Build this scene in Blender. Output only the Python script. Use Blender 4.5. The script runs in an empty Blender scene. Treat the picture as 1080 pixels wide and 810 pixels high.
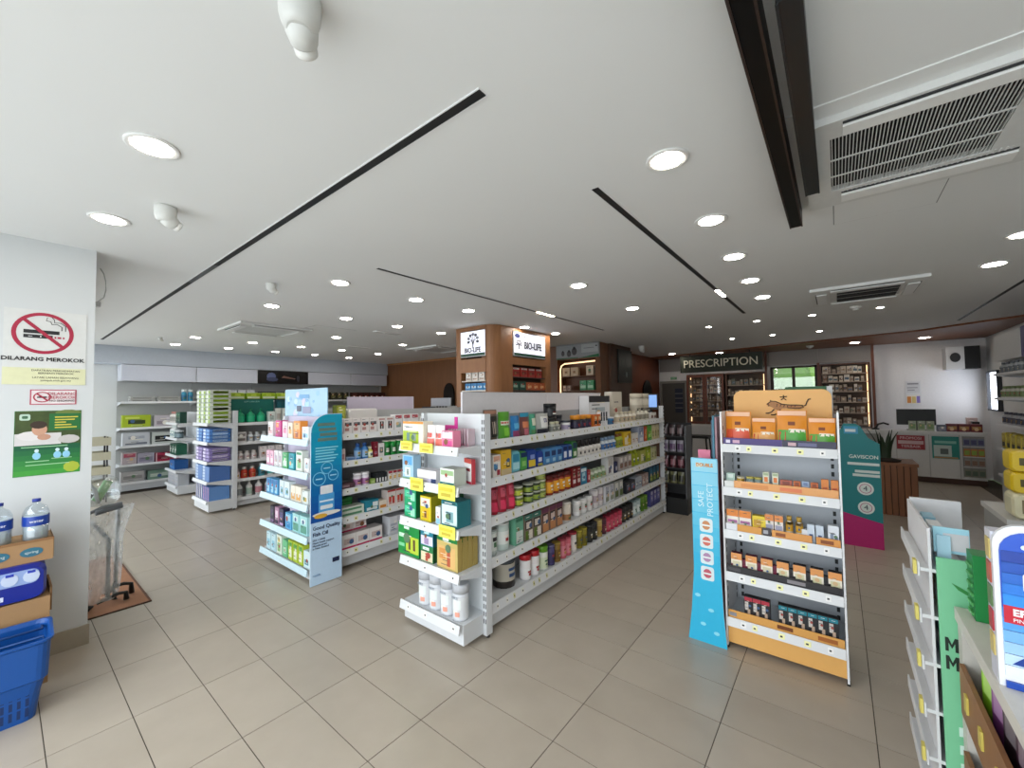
import bpy, bmesh, math, random
from mathutils import Vector, Matrix
random.seed(7)
PI = math.pi
SC = bpy.context.scene
COL = SC.collection

# ------------------------------------------------------------------ camera
cam_d = bpy.data.cameras.new('camera'); cam = bpy.data.objects.new('camera', cam_d); COL.objects.link(cam)
cam_d.sensor_fit = 'HORIZONTAL'; cam_d.sensor_width = 36.0; cam_d.lens = 430.92 / 1080 * 36
cam_d.clip_start = 0.02; cam_d.clip_end = 200
YAW, PIT, ROL = (-0.898882, -0.037195, -0.012953)
_f = Vector((-math.sin(YAW) * math.cos(PIT), math.cos(YAW) * math.cos(PIT), -math.sin(PIT)))
_r = Vector((math.cos(YAW), math.sin(YAW), 0)); _u = _r.cross(_f)
_r2 = _r * math.cos(ROL) + _u * math.sin(ROL); _u2 = _u * math.cos(ROL) - _r * math.sin(ROL)
CAM = Vector((-0.46998, -3.50929, 1.62101))
cam.matrix_world = Matrix(((_r2.x, _u2.x, -_f.x, CAM.x), (_r2.y, _u2.y, -_f.y, CAM.y), (_r2.z, _u2.z, -_f.z, CAM.z), (0, 0, 0, 1)))
SC.camera = cam

# ------------------------------------------------------------------ world, light, exposure
SC.view_settings.view_transform = 'Standard'; SC.view_settings.look = 'None'
SC.view_settings.gamma = 1.0; SC.view_settings.use_curve_mapping = False
SC.view_settings.exposure = 0.0
world = bpy.data.worlds.new('overcast_sky'); SC.world = world; world.use_nodes = True
bg = world.node_tree.nodes['Background']; bg.inputs[0].default_value = (0.90, 0.96, 1.0, 1); bg.inputs[1].default_value = 4.95
SC.cycles.max_bounces = 8; SC.cycles.diffuse_bounces = 5; SC.cycles.glossy_bounces = 3; SC.cycles.transparent_max_bounces = 12
SC.cycles.caustics_reflective = False; SC.cycles.caustics_refractive = False
LAMP = 60.0          # emission of the ceiling downlights
def portal(name, loc, rot, sx, sy):
    l = bpy.data.lights.new(name, 'AREA'); l.shape = 'RECTANGLE'; l.size = sx; l.size_y = sy; l.cycles.is_portal = True
    o = bpy.data.objects.new(name, l); COL.objects.link(o); o.location = loc; o.rotation_euler = rot
portal('shopfront_daylight', (-1.7, -2.25, 1.3), (0, -PI/2, 0), 2.5, 5.5)
portal('side_glazing_daylight', (-0.2, 3.9, 1.3), (0, -PI/2, 0), 2.5, 5.6)
portal('pharmacy_window_daylight', (11.3, -2.72, 2.03), (0, PI/2, 0), 0.55, 0.9)

# ------------------------------------------------------------------ materials
def lin(h):
    h = h.lstrip('#'); v = [int(h[i:i+2], 16) / 255 for i in (0, 2, 4)]
    return [c / 12.92 if c <= 0.04045 else ((c + 0.055) / 1.055) ** 2.4 for c in v]
_mats = {}
def M(h, r=0.5, metal=0.0, emit=0.0, var=0.05, scale=30.0, spec=0.5, coat=0.0):
    k = (h, r, metal, emit, var, scale, spec, coat)
    if k in _mats: return _mats[k]
    m = bpy.data.materials.new('surface_' + h.lstrip('#')); m.use_nodes = True; nt = m.node_tree; p = nt.nodes['Principled BSDF']
    c = lin(h)
    p.inputs['Roughness'].default_value = r; p.inputs['Metallic'].default_value = metal
    p.inputs['Specular IOR Level'].default_value = spec; p.inputs['Coat Weight'].default_value = coat
    if emit:
        p.inputs['Base Color'].default_value = (*c, 1); p.inputs['Emission Color'].default_value = (*c, 1); p.inputs['Emission Strength'].default_value = emit
    else:
        tc = nt.nodes.new('ShaderNodeTexCoord'); n = nt.nodes.new('ShaderNodeTexNoise'); n.inputs['Scale'].default_value = scale; n.inputs['Detail'].default_value = 2
        mx = nt.nodes.new('ShaderNodeMix'); mx.data_type = 'RGBA'
        mx.inputs[6].default_value = (*[x * (1 - var) for x in c], 1); mx.inputs[7].default_value = (*[min(1, x * (1 + var)) for x in c], 1)
        nt.links.new(tc.outputs['Object'], n.inputs['Vector']); nt.links.new(n.outputs['Fac'], mx.inputs[0]); nt.links.new(mx.outputs[2], p.inputs['Base Color'])
    _mats[k] = m; return m
def wood(h1, h2, r=0.45, scale=(6, 6, 0.7), grooves=0, axis='X'):
    k = ('wood', h1, h2, r, scale, grooves, axis)
    if k in _mats: return _mats[k]
    m = bpy.data.materials.new('wood_grain'); m.use_nodes = True; nt = m.node_tree; p = nt.nodes['Principled BSDF']; p.inputs['Roughness'].default_value = r
    tc = nt.nodes.new('ShaderNodeTexCoord'); mp = nt.nodes.new('ShaderNodeMapping'); mp.inputs['Scale'].default_value = scale
    n = nt.nodes.new('ShaderNodeTexNoise'); n.inputs['Scale'].default_value = 3; n.inputs['Detail'].default_value = 6; n.inputs['Distortion'].default_value = 0.6
    mx = nt.nodes.new('ShaderNodeMix'); mx.data_type = 'RGBA'; mx.inputs[6].default_value = (*lin(h1), 1); mx.inputs[7].default_value = (*lin(h2), 1)
    nt.links.new(tc.outputs['Object'], mp.inputs[0]); nt.links.new(mp.outputs[0], n.inputs['Vector']); nt.links.new(n.outputs['Fac'], mx.inputs[0]); nt.links.new(mx.outputs[2], p.inputs['Base Color'])
    _mats[k] = m; return m
def tile_mat():
    m = bpy.data.materials.new('porcelain_tile'); m.use_nodes = True; nt = m.node_tree; p = nt.nodes['Principled BSDF']
    tc = nt.nodes.new('ShaderNodeTexCoord'); geo = nt.nodes.new('ShaderNodeNewGeometry'); n = nt.nodes.new('ShaderNodeTexNoise'); n.inputs['Scale'].default_value = 5; n.inputs['Detail'].default_value = 6
    cr = nt.nodes.new('ShaderNodeMix'); cr.data_type = 'RGBA'; cr.inputs[6].default_value = (*lin(TILE1), 1); cr.inputs[7].default_value = (*lin(TILE2), 1)
    oi = nt.nodes.new('ShaderNodeObjectInfo'); hsv = nt.nodes.new('ShaderNodeHueSaturation'); mr = nt.nodes.new('ShaderNodeMapRange'); mr.inputs[3].default_value = 0.96; mr.inputs[4].default_value = 1.04
    mp = nt.nodes.new('ShaderNodeMapping'); mp.inputs['Location'].default_value = (.37, .21, .63); mp.inputs['Rotation'].default_value = (.5, .7, .3)
    nt.links.new(geo.outputs['Position'], mp.inputs[0]); nt.links.new(mp.outputs[0], n.inputs['Vector']); nt.links.new(n.outputs['Fac'], cr.inputs[0]); nt.links.new(cr.outputs[2], hsv.inputs['Color'])
    nt.links.new(oi.outputs['Random'], mr.inputs[0]); nt.links.new(mr.outputs[0], hsv.inputs['Value']); nt.links.new(hsv.outputs[0], p.inputs['Base Color'])
    p.inputs['Roughness'].default_value = .30
    return m
TILE1, TILE2 = '#a3988a', '#b3a99b'
def glassy(name, tint=(1, 1, 1), fac=0.08, rough=0.02):
    m = bpy.data.materials.new(name); m.use_nodes = True; nt = m.node_tree
    for n in list(nt.nodes):
        if n.type != 'OUTPUT_MATERIAL': nt.nodes.remove(n)
    out = [n for n in nt.nodes if n.type == 'OUTPUT_MATERIAL'][0]
    t = nt.nodes.new('ShaderNodeBsdfTransparent'); t.inputs[0].default_value = (*tint, 1)
    g = nt.nodes.new('ShaderNodeBsdfGlossy'); g.inputs['Roughness'].default_value = rough
    mx = nt.nodes.new('ShaderNodeMixShader'); mx.inputs[0].default_value = fac
    nt.links.new(t.outputs[0], mx.inputs[1]); nt.links.new(g.outputs[0], mx.inputs[2]); nt.links.new(mx.outputs[0], out.inputs[0])
    return m
GLASS = glassy('window_glass'); CLEAR = glassy('clear_plastic', (0.93, 0.95, 0.95), 0.2, 0.15)
def film_mat():
    m = bpy.data.materials.new('milky_plastic_film'); m.use_nodes = True; nt = m.node_tree; p = nt.nodes['Principled BSDF']
    p.inputs['Base Color'].default_value = (.75, .77, .78, 1); p.inputs['Roughness'].default_value = .25
    n = nt.nodes.new('ShaderNodeTexNoise'); n.inputs['Scale'].default_value = 9; mr = nt.nodes.new('ShaderNodeMapRange'); mr.inputs[3].default_value = .12; mr.inputs[4].default_value = .62
    nt.links.new(n.outputs['Fac'], mr.inputs[0]); nt.links.new(mr.outputs[0], p.inputs['Alpha']); return m
FILM = film_mat()
WHITE = M('#e3e4e5', .4, var=.02); SHELF = M('#cfd2d5', .42, var=.02); RAIL = M('#d8dadc', .35, var=.02); DARKSLOT = M('#2a2c2e', .6)
WALLW = M('#dcdedd', .8, var=.02, scale=3); CEILM = M('#ebeceb', .85, var=.015, scale=1.5); BLACK = M('#101112', .4); CHROME = M('#b8bcc0', .2, 1.0)

# ------------------------------------------------------------------ mesh helpers
class MB:
    def __init__(s): s.v = []; s.f = []; s.mi = []; s.m = []; s.sm = []
    def mat(s, m):
        if m not in s.m: s.m.append(m)
        return s.m.index(m)
    def face(s, pts, m, smooth=False):
        b = len(s.v); s.v += [tuple(p) for p in pts]; s.f.append(list(range(b, b + len(pts)))); s.mi.append(s.mat(m)); s.sm.append(smooth); return s
    def box(s, x0, y0, z0, x1, y1, z1, m, taper=0.0):
        b = len(s.v); t = taper
        s.v += [(x0, y0, z0), (x1, y0, z0), (x1, y1, z0), (x0, y1, z0), (x0+t, y0+t, z1), (x1-t, y0+t, z1), (x1-t, y1-t, z1), (x0+t, y1-t, z1)]
        for q in ((3, 2, 1, 0), (4, 5, 6, 7), (0, 1, 5, 4), (1, 2, 6, 5), (2, 3, 7, 6), (3, 0, 4, 7)):
            s.f.append([b + i for i in q]); s.mi.append(s.mat(m)); s.sm.append(False)
        return s
    def prism(s, poly, y0, y1, m, m_front=None, axis='y'):
        # poly in (x, z), counter-clockwise seen from -y, extruded from y0 to y1
        def P(a, b_, t): return (a, t, b_) if axis == 'y' else ((t, a, b_) if axis == 'x' else (a, b_, t))
        n = len(poly)
        s.face([P(a, b_, y0) for a, b_ in poly], m_front or m); s.face([P(a, b_, y1) for a, b_ in reversed(poly)], m)
        for i in range(n):
            a, b_ = poly[i], poly[(i + 1) % n]; s.face([P(*a, y0), P(*a, y1), P(*b_, y1), P(*b_, y0)], m)
        return s
    def lathe(s, prof, mats, seg=14, cx=0.0, cy=0.0, z=0.0, smooth=True, cap=True):
        # prof: list of (radius, height); mats: one material or one per band
        if not isinstance(mats, (list, tuple)): mats = [mats] * (len(prof) - 1)
        b = len(s.v)
        for r, h in prof:
            for k in range(seg):
                a = 2 * PI * k / seg; s.v.append((cx + r * math.cos(a), cy + r * math.sin(a), z + h))
        for i in range(len(prof) - 1):
            for k in range(seg):
                k2 = (k + 1) % seg
                s.f.append([b + i*seg + k, b + i*seg + k2, b + (i+1)*seg + k2, b + (i+1)*seg + k]); s.mi.append(s.mat(mats[i])); s.sm.append(smooth)
        if cap:
            s.f.append([b + k for k in reversed(range(seg))]); s.mi.append(s.mat(mats[0])); s.sm.append(False)
            e = b + (len(prof) - 1) * seg; s.f.append([e + k for k in range(seg)]); s.mi.append(s.mat(mats[-1])); s.sm.append(False)
        return s
    def tube(s, pts, r, m, seg=8):
        pts = [Vector(p) for p in pts]; b = len(s.v); n = len(pts)
        for i, p in enumerate(pts):
            d = (pts[min(i + 1, n - 1)] - pts[max(i - 1, 0)]).normalized()
            a = d.cross(Vector((0, 0, 1)))
            if a.length < 1e-3: a = d.cross(Vector((0, 1, 0)))
            a.normalize(); c = d.cross(a)
            rr = r[i] if isinstance(r, (list, tuple)) else r
            for k in range(seg):
                t = 2 * PI * k / seg; s.v.append(tuple(p + (a * math.cos(t) + c * math.sin(t)) * rr))
        for i in range(n - 1):
            for k in range(seg):
                k2 = (k + 1) % seg
                s.f.append([b + i*seg + k, b + (i+1)*seg + k, b + (i+1)*seg + k2, b + i*seg + k2]); s.mi.append(s.mat(m)); s.sm.append(True)
        s.f.append([b + k for k in range(seg)]); s.mi.append(s.mat(m)); s.sm.append(False)
        s.f.append([b + (n-1)*seg + k for k in reversed(range(seg))]); s.mi.append(s.mat(m)); s.sm.append(False)
        return s
    def sheet(s, grid, m, smooth=True):
        # grid: rows of 3-D points
        b = len(s.v); w = len(grid[0])
        for row in grid: s.v += [tuple(p) for p in row]
        for i in range(len(grid) - 1):
            for j in range(w - 1):
                s.f.append([b + i*w + j, b + i*w + j + 1, b + (i+1)*w + j + 1, b + (i+1)*w + j]); s.mi.append(s.mat(m)); s.sm.append(smooth)
        return s
    def mesh(s, name):
        me = bpy.data.meshes.new(name); me.from_pydata(s.v, [], s.f)
        for m in s.m: me.materials.append(m)
        me.polygons.foreach_set('material_index', s.mi); me.polygons.foreach_set('use_smooth', s.sm); me.update(); return me
    def build(s, name, parent=None, loc=(0, 0, 0), rz=0.0):
        return link(name, s.mesh(name), parent, loc, rz)
def link(name, me, parent=None, loc=(0, 0, 0), rz=0.0):
    o = bpy.data.objects.new(name, me); COL.objects.link(o); o.location = loc; o.rotation_euler = (0, 0, rz)
    if parent: o.parent = parent
    return o
def tag(o, label=None, cat=None, group=None, kind=None):
    if label: o['label'] = label
    if cat: o['category'] = cat
    if group: o['group'] = group
    if kind: o['kind'] = kind
    return o
ALL_LABELS = {}
def thing(name, label, cat, loc=(0, 0, 0), rz=0.0, group=None):
    o = bpy.data.objects.new(name, None); COL.objects.link(o); o.location = loc; o.rotation_euler = (0, 0, rz); o.empty_display_size = 0.05
    return tag(o, label, cat, group)
def struct(name, mb, loc=(0, 0, 0), rz=0.0, parent=None): return tag(mb.build(name, parent, loc, rz), kind='structure')
def text(body, size, m, parent, loc, align='CENTER', rx=PI/2, rz=0.0, ry=0.0, name='lettering', sx=1.0, bold=0.0, depth=0.0008):
    cu = bpy.data.curves.new('lettering', 'FONT'); cu.body = body; cu.size = size; cu.align_x = align; cu.align_y = 'CENTER'; cu.extrude = depth; cu.bevel_depth = bold; cu.bevel_resolution = 0; cu.resolution_u = 4 if size > .04 else 2
    t = bpy.data.objects.new('lettering', cu); me = bpy.data.meshes.new_from_object(t); me.materials.clear(); me.materials.append(m)
    bpy.data.objects.remove(t); bpy.data.curves.remove(cu)
    o = bpy.data.objects.new(name, me); COL.objects.link(o); o.location = loc; o.rotation_euler = (rx, ry, rz); o.scale = (sx, 1, 1); o.parent = parent
    return o
def rrect(x0, z0, x1, z1, r, corners=(1, 1, 1, 1), n=5):
    # corners: bottom-left, bottom-right, top-right, top-left
    P = []
    for (cx, cz, a0, on) in ((x0 + r, z0 + r, PI, corners[0]), (x1 - r, z0 + r, 1.5*PI, corners[1]), (x1 - r, z1 - r, 0, corners[2]), (x0 + r, z1 - r, PI/2, corners[3])):
        if on:
            for k in range(n + 1): a = a0 + PI/2 * k / n; P.append((cx + r*math.cos(a), cz + r*math.sin(a)))
        else:
            P.append({PI: (x0, z0), 1.5*PI: (x1, z0), 0: (x1, z1), PI/2: (x0, z1)}[a0])
    return P
def ellipse(cx, cz, rx, rz, n=20): return [(cx + rx*math.cos(2*PI*k/n), cz + rz*math.sin(2*PI*k/n)) for k in range(n)]
ORD = ['first', 'second', 'third', 'fourth', 'fifth', 'sixth', 'seventh', 'eighth', 'ninth', 'tenth', 'eleventh', 'twelfth', 'thirteenth', 'fourteenth']

# ------------------------------------------------------------------ setting
# floor: grout bed with separate tiles 0.30 x 0.60 m
X0, X1, Y0, Y1, H = -1.65, 11.1, -5.73, 7.15, 2.7
floor = struct('floor', MB().box(X0, Y0, -0.05, X1, Y1, -0.0025, M('#4d453c', .9)))
TM = tile_mat()
tile_me = MB().box(0.0022, 0.0022, -0.0025, 0.2978, 0.5978, 0.0, TM).mesh('floor_tile')
tiles = []
for i in range(int(X0 / .3) - 1, int(X1 / .3) + 1):
    for j in range(int(Y0 / .6) - 1, int(Y1 / .6) + 1):
        x, y = i * .3, j * .6
        if x < X0 or y < Y0 or x + .3 > X1 or y + .6 > Y1: continue
        d = Vector((x + .15, y + .3, 0)) - CAM; f = d.dot(_f); s = d.dot(_r2)
        vis = f > 0.3 and abs(s) < f * 1.45
        tiles.append((0 if vis else 1, d.length, x, y))
tiles.sort()
for k, (_, _, x, y) in enumerate(tiles[:290]): link('floor_tile', tile_me, floor, (x, y, 0))
rest = MB()
for (_, _, x, y) in tiles[290:]: rest.box(x + .0022, y + .0022, -.0025, x + .2978, y + .5978, 0, TM)
tag(rest.build('floor_tiles', floor), kind='stuff')

struct('ceiling', MB().box(X0 - .2, Y0 - .2, H, X1 + .3, Y1 + .2, H + .2, CEILM))
struct('wall_right', MB().box(X0, Y0 - .2, 0, X1 + .2, Y0, H, WALLW))
struct('wall_left', MB().box(-0.26, Y1, 0, 6.65, Y1 + .2, H, WALLW))
struct('trim_1', MB().box(-0.06, 6.82, 2.37, 6.649, Y1, H, M('#c3cad4', .7)))
# wall behind the pharmacy with a window opening (y -3.16..-2.28, z 1.75..2.3) 
back = MB()
for (a, b, z0, z1) in ((Y0, -3.18, 0, H), (-2.26, .45, 0, H), (-3.18, -2.26, 0, 1.74), (-3.18, -2.26, 2.31, H)): back.box(X1, a, z0, X1 + .2, b, z1, M('#e4e2e2', .8))
struct('wall_back', back)
w = thing('window_1', 'dark framed window with green lawn beyond, above the orange stand', 'window', (X1, -2.72, 1.74)); w['kind'] = 'structure'
fr = MB(); FM = M('#3a2318', .5)
for (a, b, z0, z1) in ((-.46, -.40, 0, .57), (.40, .46, 0, .57), (-.03, .03, 0, .57), (-.46, .46, 0, .04), (-.46, .46, .53, .57)): fr.box(.02, a, z0, .1, b, z1, FM)
fr.build('window_frame', w)
for a, b in ((-.40, -.03), (.03, .40)): MB().box(.05, a, .04, .056, b, .53, GLASS).build('window_pane', w)
# timber partition on the left of the pharmacy
WOOD = wood('#6b4326', '#845733'); WOODD = wood('#4a2a17', '#5f3a22'); WOODR = wood('#5a2a16', '#70381d')
struct('wall_partition', MB().box(6.65, 1.15, 0, 6.8, Y1, H, WOOD))
struct('trim_2', MB().box(6.62, 1.2, 2.655, 6.66, 6.82, 2.69, wood('#a5703f', '#b98350')))
arch = MB()
arch.prism([(3.98, .02), (4.36, .02), (4.36, 1.75)] + [(4.17 + .19*math.cos(PI*k/10), 1.75 + .30*math.sin(PI*k/10)) for k in range(1, 10)] + [(3.98, 1.75)], 6.60, 6.648, M('#17100c', .9), axis='x')
struct('door_1', arch)
struct('wall_pharmacy_side', MB().box(8.0, .40, 0, X1 + .2, .55, H, WOODR))
# front pillar
struct('wall_pillar', MB().box(-1.65, .54, 0, -.06, .95, H, M('#d0d3d4', .75, var=.02, scale=2)))
struct('baseboard_pillar', MB().box(-1.65, .528, 0, -.052, .54, .13, M('#a59c8c', .4)).box(-.06, .54, 0, -.052, .95, .13, M('#a59c8c', .4)))
# shop-front frames (open entrance behind the camera, glazing beside the mat)
sf = MB(); AL = M('#3d4043', .4, .6)
sf.box(-1.66, Y0, 0, -1.58, -5.05, 2.52, WALLW)
for y in (-5.0, .49): sf.box(-1.66, y - .05, 0, -1.58, y + .05, H, AL)
sf.box(-1.66, Y0, 2.52, -1.58, .54, H, AL)
struct('wall_front', sf)
g = thing('window_2', 'tall shop-front glazing beside the brown mat', 'window', (-.1, .95, 0)); g['kind'] = 'structure'
gf = MB()
for y in (0.03, 2.03, 4.03, 6.13): gf.box(-.04, y - .03, .1, .04, y + .03, 2.5, AL)
gf.box(-.04, 0, 2.5, .04, 6.2, H, WALLW); gf.box(-.04, 0, 0, .04, 6.2, .1, AL); gf.build('window_frame', g)
for a in (.06, 2.06, 4.06): MB().box(-.004, a, .1, .004, a + 1.94, 2.5, GLASS).build('window_pane', g)
# pavement and planting outside
struct('ground', MB().box(-14, -14, -.4, -1.7, 16, -.06, M('#c4c5c4', .9)).box(11.35, -14, -.4, 30, 14, -.06, M('#486330', .95, var=.3, scale=2)))
hed = MB()
for k in range(26):
    yy = -9 + k * .55; r = random.uniform(.5, .8)
    hed.lathe([(r*.7, 0), (r, .6), (r*.95, 1.6), (r*.6, 2.5 + random.random() * .3), (.05, 2.9)], M(random.choice(['#3a5720', '#4d6c2a', '#31501b']), .9, var=.3, scale=6), 9, 16 + random.uniform(-.5, .5), yy, -.06)
tag(hed.build('hedge'), 'green hedge outside beyond the pharmacy window', 'hedge', kind='stuff')
# timber lowered ceiling over the pharmacy counter: oblique front edge
wc = [(10.5, .40), (9.15, -4.6), (8.5, -5.35), (8.2, -5.725), (11.1, -5.725), (11.1, .40)]
struct('trim_3', MB().prism(wc, H - .03, H - .0005, wood('#6f4026', '#85512f'), axis='z'))
# ------------------------------------------------------------------ ceiling fittings
LAMPM = M('#fff6e8', emit=LAMP); LAMPW = M('#ffe9c4', emit=LAMP)
ring_me = MB().lathe([(.062, -.002), (.085, -.008), (.092, -.006), (.093, .0)], M('#eeeeec', .4), 24).mesh('trim_ring')
disc_me = MB().lathe([(.001, -.0045), (.062, -.0045)], LAMPM, 24, cap=False).mesh('lamp_disc')
disc_me2 = MB().lathe([(.062, -.0085), (.001, -.0085)], LAMPM, 24, cap=False).mesh('lamp_disc')
def downlight(x, y, label, group, s=1.0, z=H):
    t = thing('downlight', label, 'light', (x, y, z - .0005), group=group); t.scale = (s, s, 1)
    link('trim_ring', ring_me, t); link('lamp_disc', disc_me2, t)
def lights(pts, where, group, s=1.0, z=H):
    for k, (x, y) in enumerate(pts): downlight(x, y, f'round white ceiling downlight, {ORD[k]} from the front, {where}', group, s, z)
lights([(1.40, -2.94), (2.22, -2.94), (3.04, -2.92), (3.87, -2.91), (4.69, -2.91)], 'long row right of the track slot', 'downlights right of the track slot')
lights([(2.96, -1.61), (4.27, -1.61)], 'above the long gondola', 'downlights above the long gondola')
lights([(1.44, -.01), (2.29, -.02), (3.05, -.05)], 'row nearest the slanting thin track', 'downlights by the thin track')
lights([(3.85, -4.54), (4.69, -4.57)], 'at the right edge of the ceiling', 'downlights at the right edge')
lights([(-.09, -1.3), (-.09, -.23)], 'near the white pillar', 'downlights near the pillar')
lights([(1.41, 1.40), (2.32, 1.45), (3.11, 1.45), (3.94, 1.44)], 'row left of the square column', 'downlights left of the column')
lights([(3.04, 3.03), (4.37, 3.02)], 'between the two far left cassettes', 'downlights between cassettes')
lights([(1.51, 4.65), (2.36, 4.68), (3.19, 4.66), (4.0, 4.60), (4.9, 4.66)], 'fifth row back on the left', 'downlights over the left rear gondolas')
lights([(1.51, 5.86), (2.33, 5.84), (3.17, 5.80), (4.02, 5.82), (4.88, 5.87)], 'row nearest the left rear wall', 'downlights along the left rear wall')
lights([(6.32, -1.99), (6.28, -2.64), (6.31, -3.28), (6.3, -3.96)], 'small spots beyond the rear cassette', 'small spots beyond the cassette', .55)
lights([(8.03, -2.01), (8.02, -2.65), (8.09, -3.31)], 'small spots before the timber soffit', 'small spots before the soffit', .55)
for y, n in ((-.32, 'leftmost'), (-1.34, 'second from left'), (-3.81, 'third from left'), (-4.81, 'rightmost')):
    downlight(10.22 if y < -1 else 9.95, y, f'round downlight set in the timber soffit over the counter, {n} of four', 'downlights in the timber soffit', 1.15, H - (.03 if y < -.5 else 0))
for x, y, n in ((4.42, .13, 'left'), (5.24, .10, 'right')):
    downlight(x, y, f'{n} round downlight washing the timber column beside the backlit sign', 'downlights washing the column', 1.0)
# recessed magnetic track slots
def track(label, x0, y0, x1, y1, lamps):
    t = thing('track_slot', label, 'track light', (x0, y0, H)); dx, dy = x1 - x0, y1 - y0; L = math.hypot(dx, dy); t.rotation_euler = (0, 0, math.atan2(dy, dx))
    m = MB(); m.box(0, -.019, -.003, L, .019, 0.0, M('#17181a', .55)); m.build('channel', t)
    e = MB(); e.box(-.004, -.024, -.004, L + .004, -.019, 0, WHITE).box(-.004, .019, -.004, L + .004, .024, 0, WHITE); e.build('edge_trim', t)
    for a, b, mm in lamps: MB().box(a, -.016, -.006, b, .016, -.003, mm).build('lamp_insert', t)
track('longest black track slot running along the left of the ceiling', .575, 6.0, .565, -2.57, [(5.05, 5.75, M('#55585a', .5))])
track('black track slot with one lit segment right of centre', 1.42, -2.57, 5.55, -2.60, [(2.62, 2.95, LAMPM)])
track('thin black track slot with lit segment ahead of the timber column', 1.43, -.62, 5.5, -.64, [(2.25, 2.6, LAMPW)])
track('black track slot near the right edge of the ceiling', 5.3, -4.95, 8.35, -4.94, [])
# air-conditioning cassettes
def cassette(label, cx, cy, s, rz, slats=0):
    t = thing('ceiling_cassette', label, 'air conditioner', (cx, cy, H), rz); h = s / 2; W = M('#e4e5e3', .45); m = MB()
    pan = [(-h, -h, h, -h + .16), (-h, h - .16, h, h), (-h, -h + .16, -h + .16, h - .16), (h - .16, -h + .16, h, h - .16)]
    for a, b, c, d in pan: m.box(a, b, -.03, c, d, -.002, W)
    m.build('panel', t)
    MB().box(-h + .16, -h + .16, -.012, h - .16, h - .16, -.002, M('#141516', .7)).build('intake', t)
    for k in range(4):
        fl = MB().box(-h * .62, -h + .05, -.045, h * .62, -h + .135, -.036, M('#eceded', .4))
        o = fl.build('louvre', t); o.rotation_euler = (0, 0, k * PI/2)
        sl = MB().box(-h * .62, -h + .04, -.034, h * .62, -h + .05, -.030, DARKSLOT); q = sl.build('air_slot', t); q.rotation_euler = (0, 0, k * PI/2)
    if slats:
        a0 = h - .16
        for k in range(slats):
            u = -a0 + 2 * a0 * (k + .5) / slats
            MB().box(u - .004, -a0, -.028, u + .004, a0, -.016, W).build('grille_slat', t)
        for v in (-a0 / 3, a0 / 3): MB().box(-a0, v - .005, -.031, a0, v + .005, -.0285, W).build('grille_bar', t)
    else:
        a0 = h - .16
        MB().box(-a0, -a0, -.026, a0, a0, -.013, M('#d5d7d6', .5)).build('grille', t)
    return t
def big_cassette():
    # four-way cassette at the top right, grille visible, frame edges measured on the ceiling
    x0, x1, y1, y0 = 1.50, 2.38, -3.42, -4.75
    t = thing('ceiling_cassette', 'large ceiling air conditioner with slatted dark grille, top right', 'air conditioner', (0, 0, H)); W = M('#dfe0de', .45)
    gx0, gx1, gy0, gy1 = 1.63, 2.17, -4.06, -3.52
    m = MB()
    for a, b, c, d in ((x0, y0, gx0, y1), (gx1, y0, x1, y1), (gx0, gy1, gx1, y1), (gx0, y0, gx1, gy0)): m.box(a, b, -.035, c, d, -.002, W)
    m.build('panel', t)
    MB().box(gx0, gy0, -.010, gx1, gy1, -.002, M('#121314', .8)).build('intake', t)
    n = 46
    for k in range(n):
        y = gy0 + (gy1 - gy0) * (k + .5) / n; MB().box(gx0, y - .0016, -.034, gx1, y + .0016, -.029, W).build('grille_slat', t)
    for f in (.36, .68): x = gx0 + (gx1 - gx0) * f; MB().box(x - .006, gy0, -.037, x + .006, gy1, -.0345, W).build('grille_bar', t)
    for (a, b) in ((1.53, 1.60), (2.22, 2.31)):
        MB().box(a, -4.15, -.05, b, -3.56, -.040, M('#f4f4f2', .35)).build('louvre', t)
        MB().box(a - .014, -4.15, -.038, a, -3.56, -.0345, DARKSLOT).build('air_slot', t)
    MB().box(1.75, -4.30, -.05, 2.12, -4.21, -.04, M('#ececea', .35)).build('louvre', t)
    MB().box(1.75, -4.205, -.038, 2.12, -4.195, -.0345, DARKSLOT).build('air_slot', t)
    rib = MB()
    for k in range(34):
        y = -3.55 - k * .0175; rib.box(1.602, y - .003, -.037, 1.628, y + .003, -.035, W); rib.box(2.172, y - .003, -.037, 2.215, y + .003, -.035, W)
    tag(rib.build('rib', t), kind='stuff')
    MB().box(x0 - .09, y0, -.006, x0 - .002, y1 + .06, -.0005, CEILM).build('ceiling_collar', t)
big_cassette()
t = cassette('ceiling air conditioner at right rear, between the small spotlights', 5.12, -3.76, .88, 0)
for k in range(3): MB().box(-.30 + k * .21, -.26, -.034, -.15 + k * .21, .22, -.027, M('#1b1c1d', .7)).build('open_slot', t)
cassette('ceiling air conditioner over the left front of the shop', 1.96, 3.05, .94, 0)
cassette('far ceiling air conditioner just left of the timber column', 5.25, 3.0, .94, 0)
def hatch(label, x0, y0, x1, y1):
    t = thing('access_hatch', label, 'ceiling hatch', (0, 0, H)); g_ = .005; d = M('#8d8f8e', .8)
    MB().box(x0, y0, -.003, x1, y1, -.0005, CEILM).build('hatch_panel', t)
    m = MB()
    for a, b, c, e in ((x0 - g_, y0 - g_, x1 + g_, y0), (x0 - g_, y1, x1 + g_, y1 + g_), (x0 - g_, y0, x0, y1), (x1, y0, x1 + g_, y1)): m.box(a, b, -.0016, c, e, -.0004, d)
    m.build('hatch_joint', t)
hatch('square ceiling access hatch behind the large air conditioner', 2.46, -3.98, 2.80, -3.53)
hatch('ceiling access hatch with fine joint beyond the left front air conditioner', 2.3, 2.2, 2.9, 2.55)
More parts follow.
